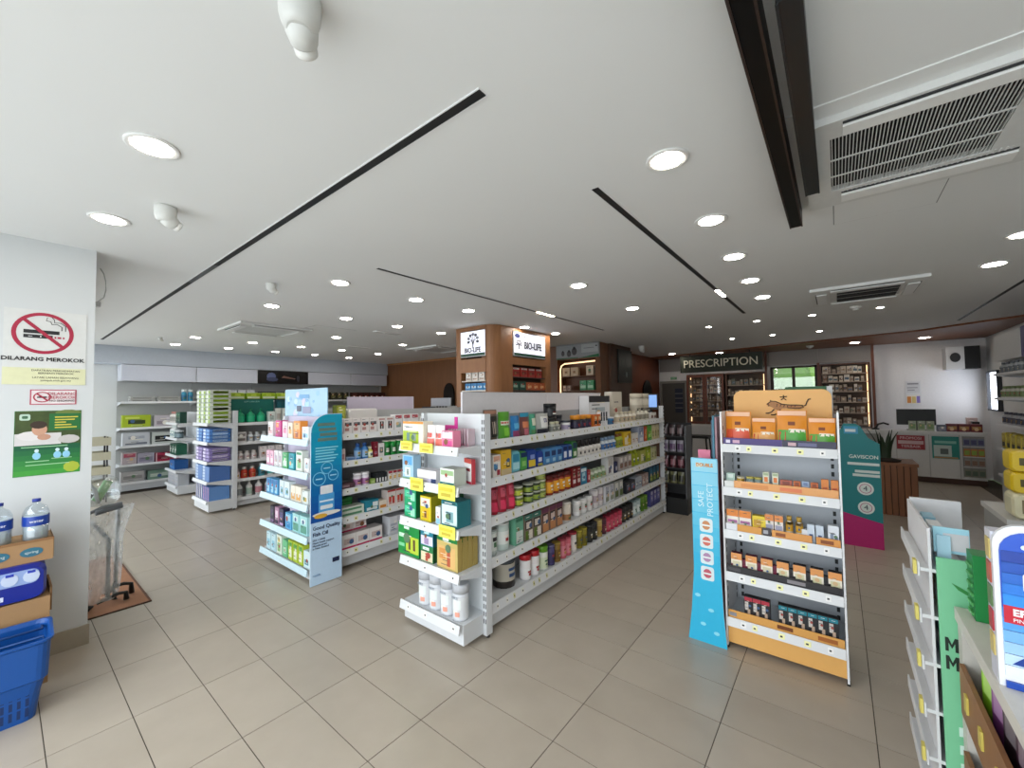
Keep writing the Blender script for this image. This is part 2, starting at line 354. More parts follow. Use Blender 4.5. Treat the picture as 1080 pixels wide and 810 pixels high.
t = thing('ceiling_grille', 'small white slot vent in the ceiling left of the column', 'vent', (3.35, 2.05, H)); MB().box(-.22, -.05, -.012, .22, .05, -.0005, M('#f0f0ee', .4)).build('frame', t); MB().box(-.2, -.03, -.014, .2, .03, -.0125, M('#c9cac8', .5)).build('slot', t)
t = thing('ceiling_grille', 'small white slot vent in the ceiling before the rear wall', 'vent', (3.98, 3.93, H)); MB().box(-.25, -.05, -.012, .25, .05, -.0005, M('#f0f0ee', .4)).build('frame', t); MB().box(-.22, -.03, -.014, .22, .03, -.0125, M('#c9cac8', .5)).build('slot', t)
# cameras, sensors
def camera_dome(label, x, y, dirang, s=1.0):
    t = thing('security_camera', label, 'camera', (x, y, H), dirang); W = M('#d9dad6', .35)
    MB().lathe([(.058, -.0005), (.06, -.015), (.057, -.06), (.05, -.085), (.035, -.10)], W, 22).build('housing', t)
    e = MB().lathe([(.012, -.045), (.038, -.035), (.047, 0), (.040, .03), (.036, .036)], W, 18).build('eyeball', t)
    l = MB().lathe([(.034, .0), (.034, .03), (.031, .034)], M('#e8e8e4', .3), 18).build('lens_ring', t)
    f = MB().lathe([(.029, .0345), (.001, .0345)], M('#0d0e10', .15), 18, cap=False).build('lens', t)
    for c in (e, l, f): c.rotation_euler = (0, PI * .62, 0)
    e.location = (.022, 0, -.082); l.location = f.location = (.022 + .03 * math.sin(PI*.62), 0, -.082 + .03 * math.cos(PI*.62))
    t.scale = (s, s, s)
camera_dome('white ball security camera at the top of the ceiling, largest in view', .01, -2.42, .9, .9)
camera_dome('white ball security camera beside the left downlights', .08, -.66, .3, .85)
camera_dome('small white ceiling camera in the middle distance on the left', 1.05, .48, .3, .7)
camera_dome('small white ceiling camera by the far left track end', 1.14, 5.04, .3, .55)
camera_dome('small white ceiling camera before the dark wall picture', 7.9, -.33, 0)
def sensor(label, x, y, s=1.0, z=H):
    t = thing('smoke_detector', label, 'smoke detector', (x, y, z)); W = M('#dcdcd8', .5)
    MB().lathe([(.055, -.0005), (.055, -.015), (.045, -.03)], W, 18).build('base', t); MB().lathe([(.034, -.03), (.03, -.045), (.012, -.05)], W, 16).build('sensing_head', t); t.scale = (s, s, s)
sensor('smoke detector on the ceiling behind the rear air conditioner', 6.02, -3.72)
sensor('smoke detector on the timber soffit over the pharmacy', 10.17, -3.09, 1.2, H - .03)
# hanging black rails near the entrance
def rail(label, x0, x1, y0, y1, z0, mat, mend, under):
    t = thing('hanging_rail', label, 'rail', (x0, (y0 + y1)/2, z0)); hw = (y1 - y0) / 2; L = x1 - x0
    MB().box(0, -hw, 0, L, hw, H - z0 - .0005, mat).build('rail_body', t)
    MB().box(L, -hw, 0, L + .004, hw, H - z0 - .0005, mend).build('end_plate', t)
    for yy in (-hw - .001, hw - .006): MB().box(0, yy, -.004, L, yy + .007, 0, under).build('lower_lip', t)
GLOSSB = M('#060708', .45, .0, spec=.2)
rail('glossy black ceiling rail with copper end near the entrance', -.4, 2.40, -3.385, -3.325, 2.60, GLOSSB, M('#6b3a26', .3, .4), M('#2a1a14', .4))
rail('short matt black ceiling rail beside the glossy one', .72, 1.98, -3.475, -3.42, 2.60, M('#17191b', .35), M('#17191b', .35), M('#202326', .4))

# ------------------------------------------------------------------ shelving
def rail_part(sh, L, z0, h, mat, n, tagcol, y=-.012):
    r = MB(); r.face([(0, y - .012, z0), (L, y - .012, z0), (L, y, z0 + h), (0, y, z0 + h)], mat)
    r.face([(0, y + .004, z0), (0, y + .004, z0 + h), (L, y + .004, z0 + h), (L, y + .004, z0)], mat)
    r.face([(0, y, z0 + h), (L, y, z0 + h), (L, y + .004, z0 + h), (0, y + .004, z0 + h)], mat)
    r.face([(0, y - .012, z0), (0, y, z0 + h), (0, y + .004, z0 + h), (0, y + .004, z0)], mat); r.face([(L, y - .012, z0), (L, y + .004, z0), (L, y + .004, z0 + h), (L, y, z0 + h)], mat)
    r.build('price_rail', sh)
    if n:
        tg = MB(); rng = random.Random(int(L * 1000) + n)
        for k in range(n):
            x = L * (k + .5 + rng.uniform(-.3, .3)) / n; c = M(rng.choice(tagcol), .5, var=.02); w_ = rng.uniform(.010, .019)
            za, zb = .25, .8
            def yy(f): return y - .012 + .012 * f - .0015
            tg.face([(x - w_, yy(za), z0 + h*za), (x + w_, yy(za), z0 + h*za), (x + w_, yy(zb), z0 + h*zb), (x - w_, yy(zb), z0 + h*zb)], c)
            tg.face([(x - w_*.5, yy(.45) - .001, z0 + h*.42), (x + w_*.3, yy(.45) - .001, z0 + h*.42), (x + w_*.3, yy(.6) - .001, z0 + h*.6), (x - w_*.5, yy(.6) - .001, z0 + h*.6)], M('#333333', .5))
        tag(tg.build('price_tags', sh), kind='stuff')
def post(t, x, y, Hp, w=.032, slot='x-', col=None):
    col = col or SHELF
    o = MB().box(x - w/2, y - .03, .02, x + w/2, y + .03, Hp, col).build('upright_post', t)
    s = MB(); n = int(Hp / .05)
    for k in range(2, n):
        z = k * .05
        if slot == 'front': s.box(x - .012, y - .0315, z, x - .005, y - .029, z + .03, DARKSLOT); s.box(x + .005, y - .0315, z, x + .012, y - .029, z + .03, DARKSLOT)
        elif slot == 'left': s.box(x - w/2 - .0015, y - .012, z, x - w/2 + .001, y - .004, z + .03, DARKSLOT); s.box(x - w/2 - .0015, y + .008, z, x - w/2 + .001, y + .016, z + .03, DARKSLOT)
    if s.v: tag(s.build('post_slots', o), kind='stuff')
    MB().lathe([(.016, 0), (.016, .02)], BLACK, 8, x, y).build('foot', t)
def unit(name, label, cat, ox, oy, rz, L, D, zs, Hp, tagcol=('#f4f4ee', '#e8e45a'), tags=0, posts=(), slot='front', lip=.06, back='#d5d8da', base_front=0.0, group=None, rear=False, basecol=None, shelfcol=None, raillip=None, kick=.03):
    """open shelving; local front at y=0 facing -y, left end x=0; zs = shelf tops, last one is the base deck"""
    t = thing(name, label, cat, (ox, oy, 0), rz, group); SH = shelfcol or SHELF; RL = raillip or RAIL
    BK = M(back, .55, var=.02)
    sides = [(0, 1)] + ([(2 * D, -1)] if rear else [])
    MB().box(0, D - .012, .04, L, D + (.012 if rear else 0), Hp, BK).build('back_panel', t)
    zb = zs[-1]
    for y0, s in sides:
        def yb(a): return y0 + s * a
        b0 = MB().box(0, min(yb(base_front + .012), yb(D - .013)), kick, L, max(yb(base_front + .012), yb(D - .013)), zb, basecol or SH).build('base', t)
        if s > 0:
            rail_part(b0, L, zb - lip * .8, lip, RL, tags, tagcol)
        for z in zs[:-1]:
            m = MB().box(.002, min(yb(.002), yb(D - .014)), z - .028, L - .002, max(yb(.002), yb(D - .014)), z, SH)
            for xx in (0.0, L - .003): m.prism([(yb(.01), z - .028), (yb(D - .014), z - .085), (yb(D - .014), z - .028)] if s > 0 else [(yb(D - .014), z - .085), (yb(.01), z - .028), (yb(D - .014), z - .028)], xx, xx + .003, SH, axis='x')
            sh = m.build('shelf', t)
            if s > 0: rail_part(sh, L, z + .01 - lip, lip, RL, tags, tagcol)
    for x, y in posts: post(t, x, y, Hp, slot=slot)
    return t
# ------------------------------------------------------------------ goods
_pm = {}
def carton(w, d, h, base, *prints, side=None, r=.45):
    k = ('carton', w, d, h, base, prints, side)
    if k not in _pm:
        m = MB(); B = M(base, r, var=.02); m.box(-w/2, 0, 0, w/2, d, h, M(side, r, var=.02) if side else B)
        e = .0006
        if side: m.face([(-w/2, -e, 0), (w/2, -e, 0), (w/2, -e, h), (-w/2, -e, h)], B)
        for i, (x0, z0, x1, z1, c) in enumerate(prints):
            y = -e * (i + 2); m.face([(-w/2 + x0*w, y, z0*h), (-w/2 + x1*w, y, z0*h), (-w/2 + x1*w, y, z1*h), (-w/2 + x0*w, y, z1*h)], M(c, r, var=.02))
        if w > .04 and h > .09 and d > .03:          # printed small type and a motif
            rg = random.Random(len(_pm)); y = -e * (len(prints) + 2.5)
            for j in range(rg.randint(3, 5)):
                x0, zz, L_ = rg.uniform(.08, .4), rg.uniform(.08, .92), rg.uniform(.2, .5); t_ = .012 + rg.random() * .02
                m.face([(-w/2 + x0*w, y, zz*h), (-w/2 + (x0+L_)*w, y, zz*h), (-w/2 + (x0+L_)*w, y, min(.97, zz+t_)*h), (-w/2 + x0*w, y, min(.97, zz+t_)*h)], M(rg.choice(['#f0eee8', '#4a4648', '#2c3a4a', '#efe6d0']), r, var=.02))
            cx, cz, rr = rg.uniform(.3, .7) * w - w/2, rg.uniform(.3, .7) * h, rg.uniform(.1, .2) * min(w, h)
            m.face([(cx + rr*math.cos(2*PI*q/9), y - e*.5, cz + rr*math.sin(2*PI*q/9)) for q in range(9)], M(rg.choice(['#d9b98a', '#8a5a3a', '#e8e4dc', '#5a7a5a', '#a8463c', '#3f5f8a']), r, var=.02))
        _pm[k] = ('carton', m.mesh('carton'), [])
    return _pm[k]
def bands(h, r, body, label, seg=14):
    pass
def jar(h, r, body, cap, label=None, lab=(.15, .7), neck=1.0, caph=.2, name='jar', taper=1.0, seg=14, r2=.4):
    """lathed container with a lid; neck = lid radius ratio"""
    k = ('jar', h, r, body, cap, label, lab, neck, caph, name, taper)
    if k not in _pm:
        B = M(body, r2, var=.02); L = M(label, .45, var=.02) if label else B; hb = h * (1 - caph); rn = r * neck
        p = [(r*.93, 0), (r, h*.015)]; ms = [B]
        a, b = lab[0] * hb, lab[1] * hb
        rr = lambda z: r * (1 + (taper - 1) * z / hb)
        p += [(rr(a), a), (rr(b), b)]; ms += [B, L]
        if neck < .95: p += [(rr(hb*.80), hb*.80), (rn*.9, hb*.97), (rn*.9, hb)]; ms += [B, B, B]
        else: p += [(rr(hb), hb)]; ms += [B]
        bm = MB().lathe(p, ms, seg, 0, r)
        rg = random.Random(len(_pm) * 7 + 3); pal = ['#f0ece2', '#2c2a2e', '#b8923c', '#a83a3a', '#3f6a4a', '#31507e', '#d9c9a8']
        for f0, f1, aw in ((rg.uniform(.5, .6), rg.uniform(.66, .78), .45), (rg.uniform(.2, .26), rg.uniform(.38, .5), rg.uniform(.2, .5))):
            z0, z1 = hb * (lab[0] + (lab[1] - lab[0]) * f0), hb * (lab[0] + (lab[1] - lab[0]) * f1); C = M(rg.choice(pal), .45, var=.02)
            if label: bm.sheet([[(rr(z) * 1.006 * math.sin(a), r - rr(z) * 1.006 * math.cos(a), z) for a in [aw * (-1 + 2 * q / 4) for q in range(5)]] for z in (z0, z1)], C)
        cm = MB().lathe([(rn*1.03, hb), (rn*1.03, hb + h*caph*.9), (rn*.93, h)], M(cap, .4, var=.02), seg, 0, r)
        _pm[k] = (name, bm.mesh(name), [('lid' if neck > .8 else 'cap', cm.mesh('cap'))])
    return _pm[k]
def pump(h, r, body, cap, label=None):
    k = ('pump', h, r, body, cap, label)
    if k not in _pm:
        B = M(body, .35, var=.02); L = M(label, .45, var=.02) if label else B
        bm = MB().lathe([(r*.9, 0), (r, h*.02), (r, h*.12), (r, h*.5), (r*.95, h*.6), (r*.35, h*.76), (r*.3, h*.8)], [B, B, L, B, B, B], 14, 0, r)
        cm = MB().lathe([(r*.34, h*.8), (r*.34, h*.87), (r*.12, h*.88), (r*.12, h*.95)], M(cap, .4), 10, 0, r).box(-r*.22, r - r*.9, h*.94, r*.22, r + r*.25, h, M(cap, .4))
        _pm[k] = ('pump_bottle', bm.mesh('pump_bottle'), [('pump_head', cm.mesh('pump_head'))])
    return _pm[k]
def pouch(w, d, h, base, *prints, name='pouch', top=None):
    k = ('pouch', w, d, h, base, prints, name, top)
    if k not in _pm:
        B = M(base, .3, var=.03); m = MB(); n = 7; mcol = 6
        def dep(v): return d * (.5 * (1 - v) ** .6 + .02) * (1 if v > .06 else .9)
        def pt(i, j, s):
            u = -1 + 2 * i / mcol; v = j / (n - 1); ww = w / 2 * (1 - .05 * math.sin(PI * v)); bulge = dep(v) * (1 - abs(u) ** 2.2)
            return (u * ww, d / 2 + s * (bulge + .001) , v * h)
        for s in (-1, 1):
            g = [[pt(i if s < 0 else mcol - i, j, s) for i in range(mcol + 1)] for j in range(n)]; m.sheet(g, B)
        bt = [pt(i, 0, -1) for i in range(mcol + 1)] + [pt(i, 0, 1) for i in range(mcol, -1, -1)]; m.face(list(reversed(bt)), B)
        for (x0, z0, x1, z1, c) in prints:
            C = M(c, .35, var=.03); na, nb = max(1, round((x1 - x0) * 5)), max(1, round((z1 - z0) * 5))
            def q(i, j):
                u = -1 + 2 * (x0 + (x1 - x0) * i / na); v = z0 + (z1 - z0) * j / nb; ww = w / 2 * (1 - .05 * math.sin(PI * v)); return (u * ww * .985, d/2 - dep(v) * (1 - abs(u) ** 2.2) - .0065, v * h)
            m.sheet([[q(i, j) for i in range(na + 1)] for j in range(nb + 1)], C)
        _pm[k] = (name, m.mesh(name), [])
    return _pm[k]
def softpack(w, d, h, base, *prints, name='soft_pack'):
    k = ('soft', w, d, h, base, prints)
    if k not in _pm:
        B = M(base, .35, var=.03); m = MB(); c = min(w, d, h) * .22
        p = rrect(-w/2, 0, w/2, h, c, n=3); q = [(x * .94, h/2 + (z - h/2) * .88) for x, z in p]; n = len(p)
        rings = [(q, 0.0), (p, d * .12), (p, d * .88), (q, d)]
        for i in range(3):
            A, ya = rings[i]; Bq, yb = rings[i+1]
            for a in range(n): b = (a + 1) % n; m.face([(A[a][0], ya, A[a][1]), (Bq[a][0], yb, Bq[a][1]), (Bq[b][0], yb, Bq[b][1]), (A[b][0], ya, A[b][1])], B, True)
        m.face([(x, 0, z) for x, z in q], B); m.face([(x, d, z) for x, z in reversed(q)], B)
        for i, (x0, z0, x1, z1, cc) in enumerate(prints):
            y = -.0008 * (i + 1); m.face([(-w/2*.93 + x0*w*.93, y, h*.06 + z0*h*.88), (-w/2*.93 + x1*w*.93, y, h*.06 + z0*h*.88), (-w/2*.93 + x1*w*.93, y, h*.06 + z1*h*.88), (-w/2*.93 + x0*w*.93, y, h*.06 + z1*h*.88)], M(cc, .4, var=.02))
            m.face([(w/2 + .0008, d*.14, z0*h*.7 + h*.15), (w/2 + .0008, d*.86, z0*h*.7 + h*.15), (w/2 + .0008, d*.86, z1*h*.7 + h*.15), (w/2 + .0008, d*.14, z1*h*.7 + h*.15)], M(cc, .4, var=.02))
        _pm[k] = (name, m.mesh(name), [])
    return _pm[k]
CATS = {'carton': 'box', 'jar': 'jar', 'can': 'can', 'bottle': 'bottle', 'canister': 'canister', 'pump_bottle': 'bottle', 'pouch': 'pouch', 'soft_pack': 'pack', 'cup': 'cup', 'tin': 'tin', 'tub': 'tub', 'tube': 'tube', 'bag': 'bag', 'sachet': 'sachet', 'medicine_carton': 'box', 'small_pack': 'pack', 'supplement_box': 'box', 'medicine_box': 'box', 'display_box': 'box'}
def put(prod, label, x, y, z, rz=0.0, group=None, name=None, rx=0.0):
    nm, me, parts = prod
    o = link(name or nm, me, None, (x, y, z)); o.rotation_euler = (rx, 0, rz); tag(o, label, CATS.get(name or nm, name or nm), group)
    for pn, pme in parts: link(pn, pme, o)
    return o
class Side:
    """one shelving face: places goods in its own frame"""
    def __init__(s, ox, oy, rz, where, box=None): s.box = box; s.o = Vector((ox, oy)); s.rz = rz; s.where = where; s.seen = {}
    def w(s, x, y): c, n = math.cos(s.rz), math.sin(s.rz); return s.o.x + c*x - n*y, s.o.y + n*x + c*y
    def row(s, shelf, z, items, y=.022):
        for it in items:
            prod, desc, x0, n, pitch = it[:5]; kw = it[5] if len(it) > 5 else {}
            name = kw.get('name'); stack = kw.get('stack', 1); yy = kw.get('y', y); rot = kw.get('rot', 0); hgt = kw.get('h', 0)
            key = (shelf, desc); assert key not in s.seen, key
            s.seen[key] = 1
            depthn = kw.get('deep', 1); dd = kw.get('dd', 0)
            grp = f'{desc} row on the {shelf} of the {s.where}' if n * stack * depthn > 1 else None
            for a in range(n):
                for q in range(depthn):
                    for b in range(stack):
                        pos = []
                        if n > 1: pos.append((f'{ORD[a]} from left' if n > 3 else ['left', 'middle', 'right'][a if n == 3 else 2 * a]) + ('' if stack > 1 or n > 3 else ' one') + (' stack' if stack > 1 and n <= 3 else ''))
                        if depthn > 1: pos.append(f'{ORD[q]} from front')
                        if stack > 1: pos.insert(0, 'lower' if stack == 2 and b == 0 else 'upper' if stack == 2 else f'{ORD[b]} up')
                        label = desc + (', ' + ' '.join(pos) + ',' if pos else '') + f' on {s.where} {shelf}'
                        assert 4 <= len(label.split()) <= 16, label
                        wx, wy = s.w(x0 + a * pitch + kw.get('jx', 0) * (b % 2), yy + q * dd)
                        put(prod, label, wx, wy, z + .0008 + kw.get('lift', 0) + b * hgt, s.rz + rot + (random.uniform(-.03, .03) if kw.get('jit', 1) else 0), grp, name or (s.box if prod[0] == 'carton' else None), kw.get('rx', 0))
def cell(c): return c
# ------------------------------------------------------------------ long centre gondola (A)
AZ = [1.325, 1.055, .785, .498, .185]
gonA = unit('gondola_shelving', 'long double sided white gondola in the centre, packed with goods', 'shelving', 1.68, -1.57, 0, 3.68, .295, AZ, 1.50, tags=34, tagcol=('#dcdcd4', '#d3cf9a', '#e3e1d8'), rear=True, back='#9c9ea0', posts=[(3.70, .02)], slot='front', group=None, lip=.062)
for k in range(2):
    o = MB().box(0, -.008, 0, 1.15, .008, .18, M('#dcd8dc', .5)).build('header_panel', gonA, (.04 + k * 1.16, .295, 1.5005)); MB().box(0, -.012, .165, 1.15, -.008, .18, M('#d6d4d8', .5)).build('edge_trim', o)
A = Side(1.68, -1.57, 0, 'long gondola')
z = AZ[0]
A.row('top shelf', z, [
 (pouch(.15, .08, .22, '#6d5a50', (.02, .86, .98, .97, '#a5745e'), (.3, .1, .95, .78, '#1f1c1c'), (.42, .2, .8, .6, '#b9aca0')), 'brown pouch with black oval label', .10, 1, 0),
 (pouch(.13, .08, .20, '#4f9a22', (.08, .5, .92, .66, '#d9e3cf'), (.1, .56, .8, .62, '#c23a3a'), (.25, .1, .85, .4, '#7cbf3a')), 'bright green pouch', .255, 1, 0),
 (pouch(.11, .07, .165, '#1f78b8', (.2, .4, .8, .65, '#5bb0dc'), (.1, .03, .9, .3, '#8a3a63')), 'blue pouch with purple foot', .385, 1, 0),
 (pouch(.12, .07, .185, '#6a3b3a', (0, .82, 1, .99, '#178fb0'), (.15, .35, .85, .62, '#c97a55'), (.25, .05, .8, .32, '#c06a78')), 'brown pouch with teal top', .505, 1, 0),
 (pouch(.09, .06, .17, '#3f9a7c', (.2, .45, .85, .8, '#d5d9c4'), (.1, .05, .9, .25, '#4c7f52')), 'sea green pouch with pale oval', .615, 1, 0),
 (pouch(.19, .08, .17, '#b7b9b4', (.22, .3, .95, .85, '#e8e8e6'), (.45, .55, .75, .75, '#6a6a92'), (.02, .03, .98, .24, '#1b1d2a')), 'white pouch with black foot', .77, 1, 0),
 (jar(.09, .03, '#a9aa9e', '#c9c6a8', '#6e6f68', name='bottle', neck=.7), 'small grey bottle', .915, 2, .075),
 (jar(.125, .058, '#15161a', '#0e0f12', '#2a2b30', name='tub'), 'stacked black screw top tub', 1.03, 1, 0, dict(stack=2, h=.1255, y=.09)),
 (jar(.09, .045, '#e2e0de', '#1d2430', '#9a8fa8', name='tub'), 'white tub with dark lid', 1.17, 1, 0),
 (jar(.14, .05, '#1a2132', '#141722', '#d3d5da', (.2, .45), name='tub'), 'tall navy tub with pale label', 1.20, 1, 0, dict(y=.13)),
 (jar(.13, .05, '#1b1826', '#d78a25', '#2b2440', caph=.3, name='tub'), 'black tub with orange lid', 1.36, 3, .112),
 (carton(.075, .06, .125, '#d3702a', (.1, .2, .9, .5, '#2a1d18'), (.2, .6, .8, .85, '#efd0a0')), 'orange box with dark band', 1.70, 2, .085),
 (carton(.045, .04, .15, '#e1e1e4', (.1, .35, .9, .98, '#262a33')), 'slim white and black box', 1.83, 3, .06),
 (jar(.085, .045, '#2f6f9e', '#d8dadc', '#1f5580', name='tub'), 'small blue tub', 2.12, 1, 0),
 (jar(.13, .035, '#ddd6c8', '#cfc4ac', '#b7a58a', neck=.6, name='bottle'), 'cream bottle with beige label', 2.30, 5, .12),
 (pump(.16, .035, '#cfcbbd', '#4a4640', '#8a8474'), 'pale pump bottle with dark head', 2.93, 3, .14),
 (carton(.09, .06, .09, '#d7d3d0', (.1, .2, .9, .6, '#8b6f66')), 'pale carton with brown print', 3.34, 2, .11)])
A.row('top shelf back', z, [
 (carton(.48, .12, .32, '#e4e4e6', (0, .78, 1, 1, '#1e1b1d'), (.3, .2, .75, .6, '#aeb8bf')), 'wide white box with black top', 2.05, 1, 0, dict(y=.15)),
 (carton(.26, .10, .37, '#cfc7b8', (.1, .2, .9, .5, '#bfb5a2')), 'tall beige box', 2.56, 1, 0, dict(y=.17)),
 (jar(.35, .085, '#cdc6b7', '#c2baa9', '#b4ac9b', name='canister'), 'tall beige cylinder', 3.20, 2, .23, dict(y=.10))])
z = AZ[1]
A.row('second shelf', z, [
 (carton(.085, .10, .16, '#e9e3dc', (.1, .7, .9, .95, '#d8a58a'), (.1, .35, .6, .62, '#4a86b5'), (.5, .08, .9, .32, '#a2323f')), 'white box with blue and red circles', .125, 1, 0),
 (carton(.115, .11, .185, '#dcae2c', (.5, .3, .85, .62, '#2b2a22'), (.56, .36, .79, .56, '#e2c468'), (0, 0, 1, .25, '#c9b389')), 'mustard yellow box with black ring', .235, 1, 0),
 (softpack(.10, .10, .165, '#6fb5c4', (.1, .5, .9, .9, '#2f7f9a'), (.1, .1, .9, .45, '#a9d6dc')), 'pale teal soft pack', .355, 1, 0),
 (softpack(.085, .10, .15, '#4d9a48', (.0, .72, 1, 1, '#16305c'), (.2, .2, .8, .5, '#8cc46a')), 'green soft pack with navy top', .455, 1, 0),
 (softpack(.12, .10, .155, '#1f3f8e', (.1, .05, .9, .45, '#dfbf35'), (.3, .5, .8, .75, '#7f93cc')), 'navy soft pack with yellow foot', .565, 1, 0),
 (softpack(.09, .10, .13, '#1a3d93', (.2, .3, .8, .6, '#d7dcec'), (.1, .02, .9, .2, '#b5b03a')), 'dark blue soft pack', .68, 1, 0),
 (softpack(.095, .10, .14, '#4d86bb', (.1, .5, .9, .85, '#1e3566'), (.3, .1, .8, .35, '#9fc4dd')), 'light blue soft pack', .79, 3, .10),
 (softpack(.08, .10, .14, '#2b4f94', (.2, .15, .8, .6, '#dfe4ec'), (.1, .7, .9, .95, '#142752')), 'blue soft pack with white disc', 1.085, 2, .085),
 (softpack(.09, .10, .16, '#3b7a3a', (.1, .6, .9, .98, '#12314a'), (.2, .1, .8, .4, '#cfd9c0')), 'green soft pack with dark top', 1.26, 1, 0),
 (jar(.155, .035, '#e4e0da', '#1d1a1b', '#d2ccc4', caph=.42, neck=.72, name='bottle'), 'white bottle with black upper half', 1.38, 6, .083),
 (jar(.14, .035, '#d5dde4', '#7f98b5', '#3f6ea8', caph=.25, neck=.6, name='bottle'), 'white bottle with blue label', 1.90, 4, .088),
 (jar(.15, .033, '#a9b23a', '#8f5a2c', '#7f8a2a', caph=.2, neck=.6, name='bottle'), 'olive green bottle', 2.27, 2, .085),
 (carton(.19, .11, .165, '#d8b21f', (.1, .1, .5, .6, '#e9dfc9'), (.55, .5, .9, .85, '#a37c10')), 'big yellow box', 2.50, 1, 0),
 (carton(.085, .08, .13, '#ddd8d3', (.15, .2, .85, .5, '#b4876f')), 'small white box', 2.68, 2, .10),
 (carton(.17, .10, .20, '#a9b0c2', (.1, .5, .9, .9, '#7d87a5'), (.2, .1, .8, .3, '#d8d9de')), 'grey blue box', 2.93, 1, 0),
 (carton(.09, .08, .19, '#c2512a', (.2, .2, .8, .7, '#e09a52')), 'orange red box', 3.09, 1, 0),
 (carton(.13, .08, .20, '#57a531', (.2, .2, .8, .6, '#a9d06a')), 'leaf green box', 3.23, 1, 0),
 (carton(.08, .08, .19, '#cfc39a', (.1, .2, .9, .6, '#9c9f62')), 'beige green box', 3.36, 3, .10)])
z = AZ[2]
A.row('third shelf', z, [
 (pouch(.095, .08, .22, '#a31f33', (.15, .5, .85, .8, '#c9566a'), (.1, .1, .9, .4, '#d6365a'), (.3, .62, .7, .74, '#2a1a1c')), 'crimson red pouch', .12, 3, .10),
 (jar(.075, .044, '#5c6b2a', '#c9cbb8', '#b7c23c', caph=.16, name='tin'), 'short green tin', .42, 1, 0, dict(stack=2, h=.0755)),
 (jar(.075, .044, '#22301c', '#b9bcae', '#93a83a', caph=.16, name='tin'), 'short dark green tin', .56, 2, .10, dict(stack=2, h=.0755)),
 (jar(.075, .044, '#6c7a3a', '#d5d2c0', '#a9b45a', caph=.16, name='tin'), 'short pale green tin', .745, 1, 0, dict(stack=3, h=.0755)),
 (jar(.165, .043, '#8a2a18', '#5f1512', '#dd9a1e', (.15, .85), caph=.2, name='jar'), 'dark red jar with amber label', .86, 4, .098),
 (carton(.07, .09, .18, '#7e1a1e', (.15, .2, .85, .4, '#e2d3cf'), (.15, .5, .85, .62, '#c98f8a')), 'dark red carton', 1.24, 2, .085),
 (carton(.12, .09, .16, '#2b7fa3', (.25, .2, .75, .7, '#a9d0dc'), (.1, .75, .9, .95, '#d4e4e8')), 'teal blue carton', 1.42, 1, 0),
 (carton(.05, .06, .12, '#a8323c', (.2, .2, .8, .6, '#e2b0b0')), 'slim red carton', 1.53, 1, 0),
 (jar(.11, .033, '#cfd6c4', '#a9b898', '#86a072', neck=.7, name='bottle'), 'short green and white bottle', 1.63, 4, .088),
 (carton(.14, .08, .20, '#dfdedc', (.1, .5, .9, .8, '#b9b3ad'), (.1, .1, .5, .4, '#6b5f6e')), 'tall white carton', 2.03, 1, 0),
 (carton(.07, .07, .12, '#283056', (.2, .2, .8, .6, '#c3c6d8')), 'small navy carton', 2.17, 1, 0),
 (carton(.10, .08, .16, '#b3aaa6', (.1, .2, .9, .5, '#8b5d52'), (.2, .6, .8, .9, '#ddd7d2')), 'grey carton with brown band', 2.31, 3, .12),
 (jar(.21, .055, '#9aa51c', '#aab52a', '#8c9718', neck=.5, caph=.18, name='bottle'), 'lime yellow bottle', 2.70, 2, .12),
 (carton(.17, .09, .17, '#a9ac4a', (.1, .2, .6, .7, '#d9d2b0'), (.6, .1, .95, .5, '#6d7a2c')), 'lime carton with pale panel', 2.98, 1, 0),
 (carton(.14, .09, .19, '#93a51d', (.2, .2, .8, .6, '#b8c83e')), 'bright lime carton', 3.17, 1, 0),
 (carton(.09, .08, .17, '#c0bd92', (.2, .2, .8, .6, '#8f915e')), 'pale khaki carton', 3.32, 2, .11)])
z = AZ[3]
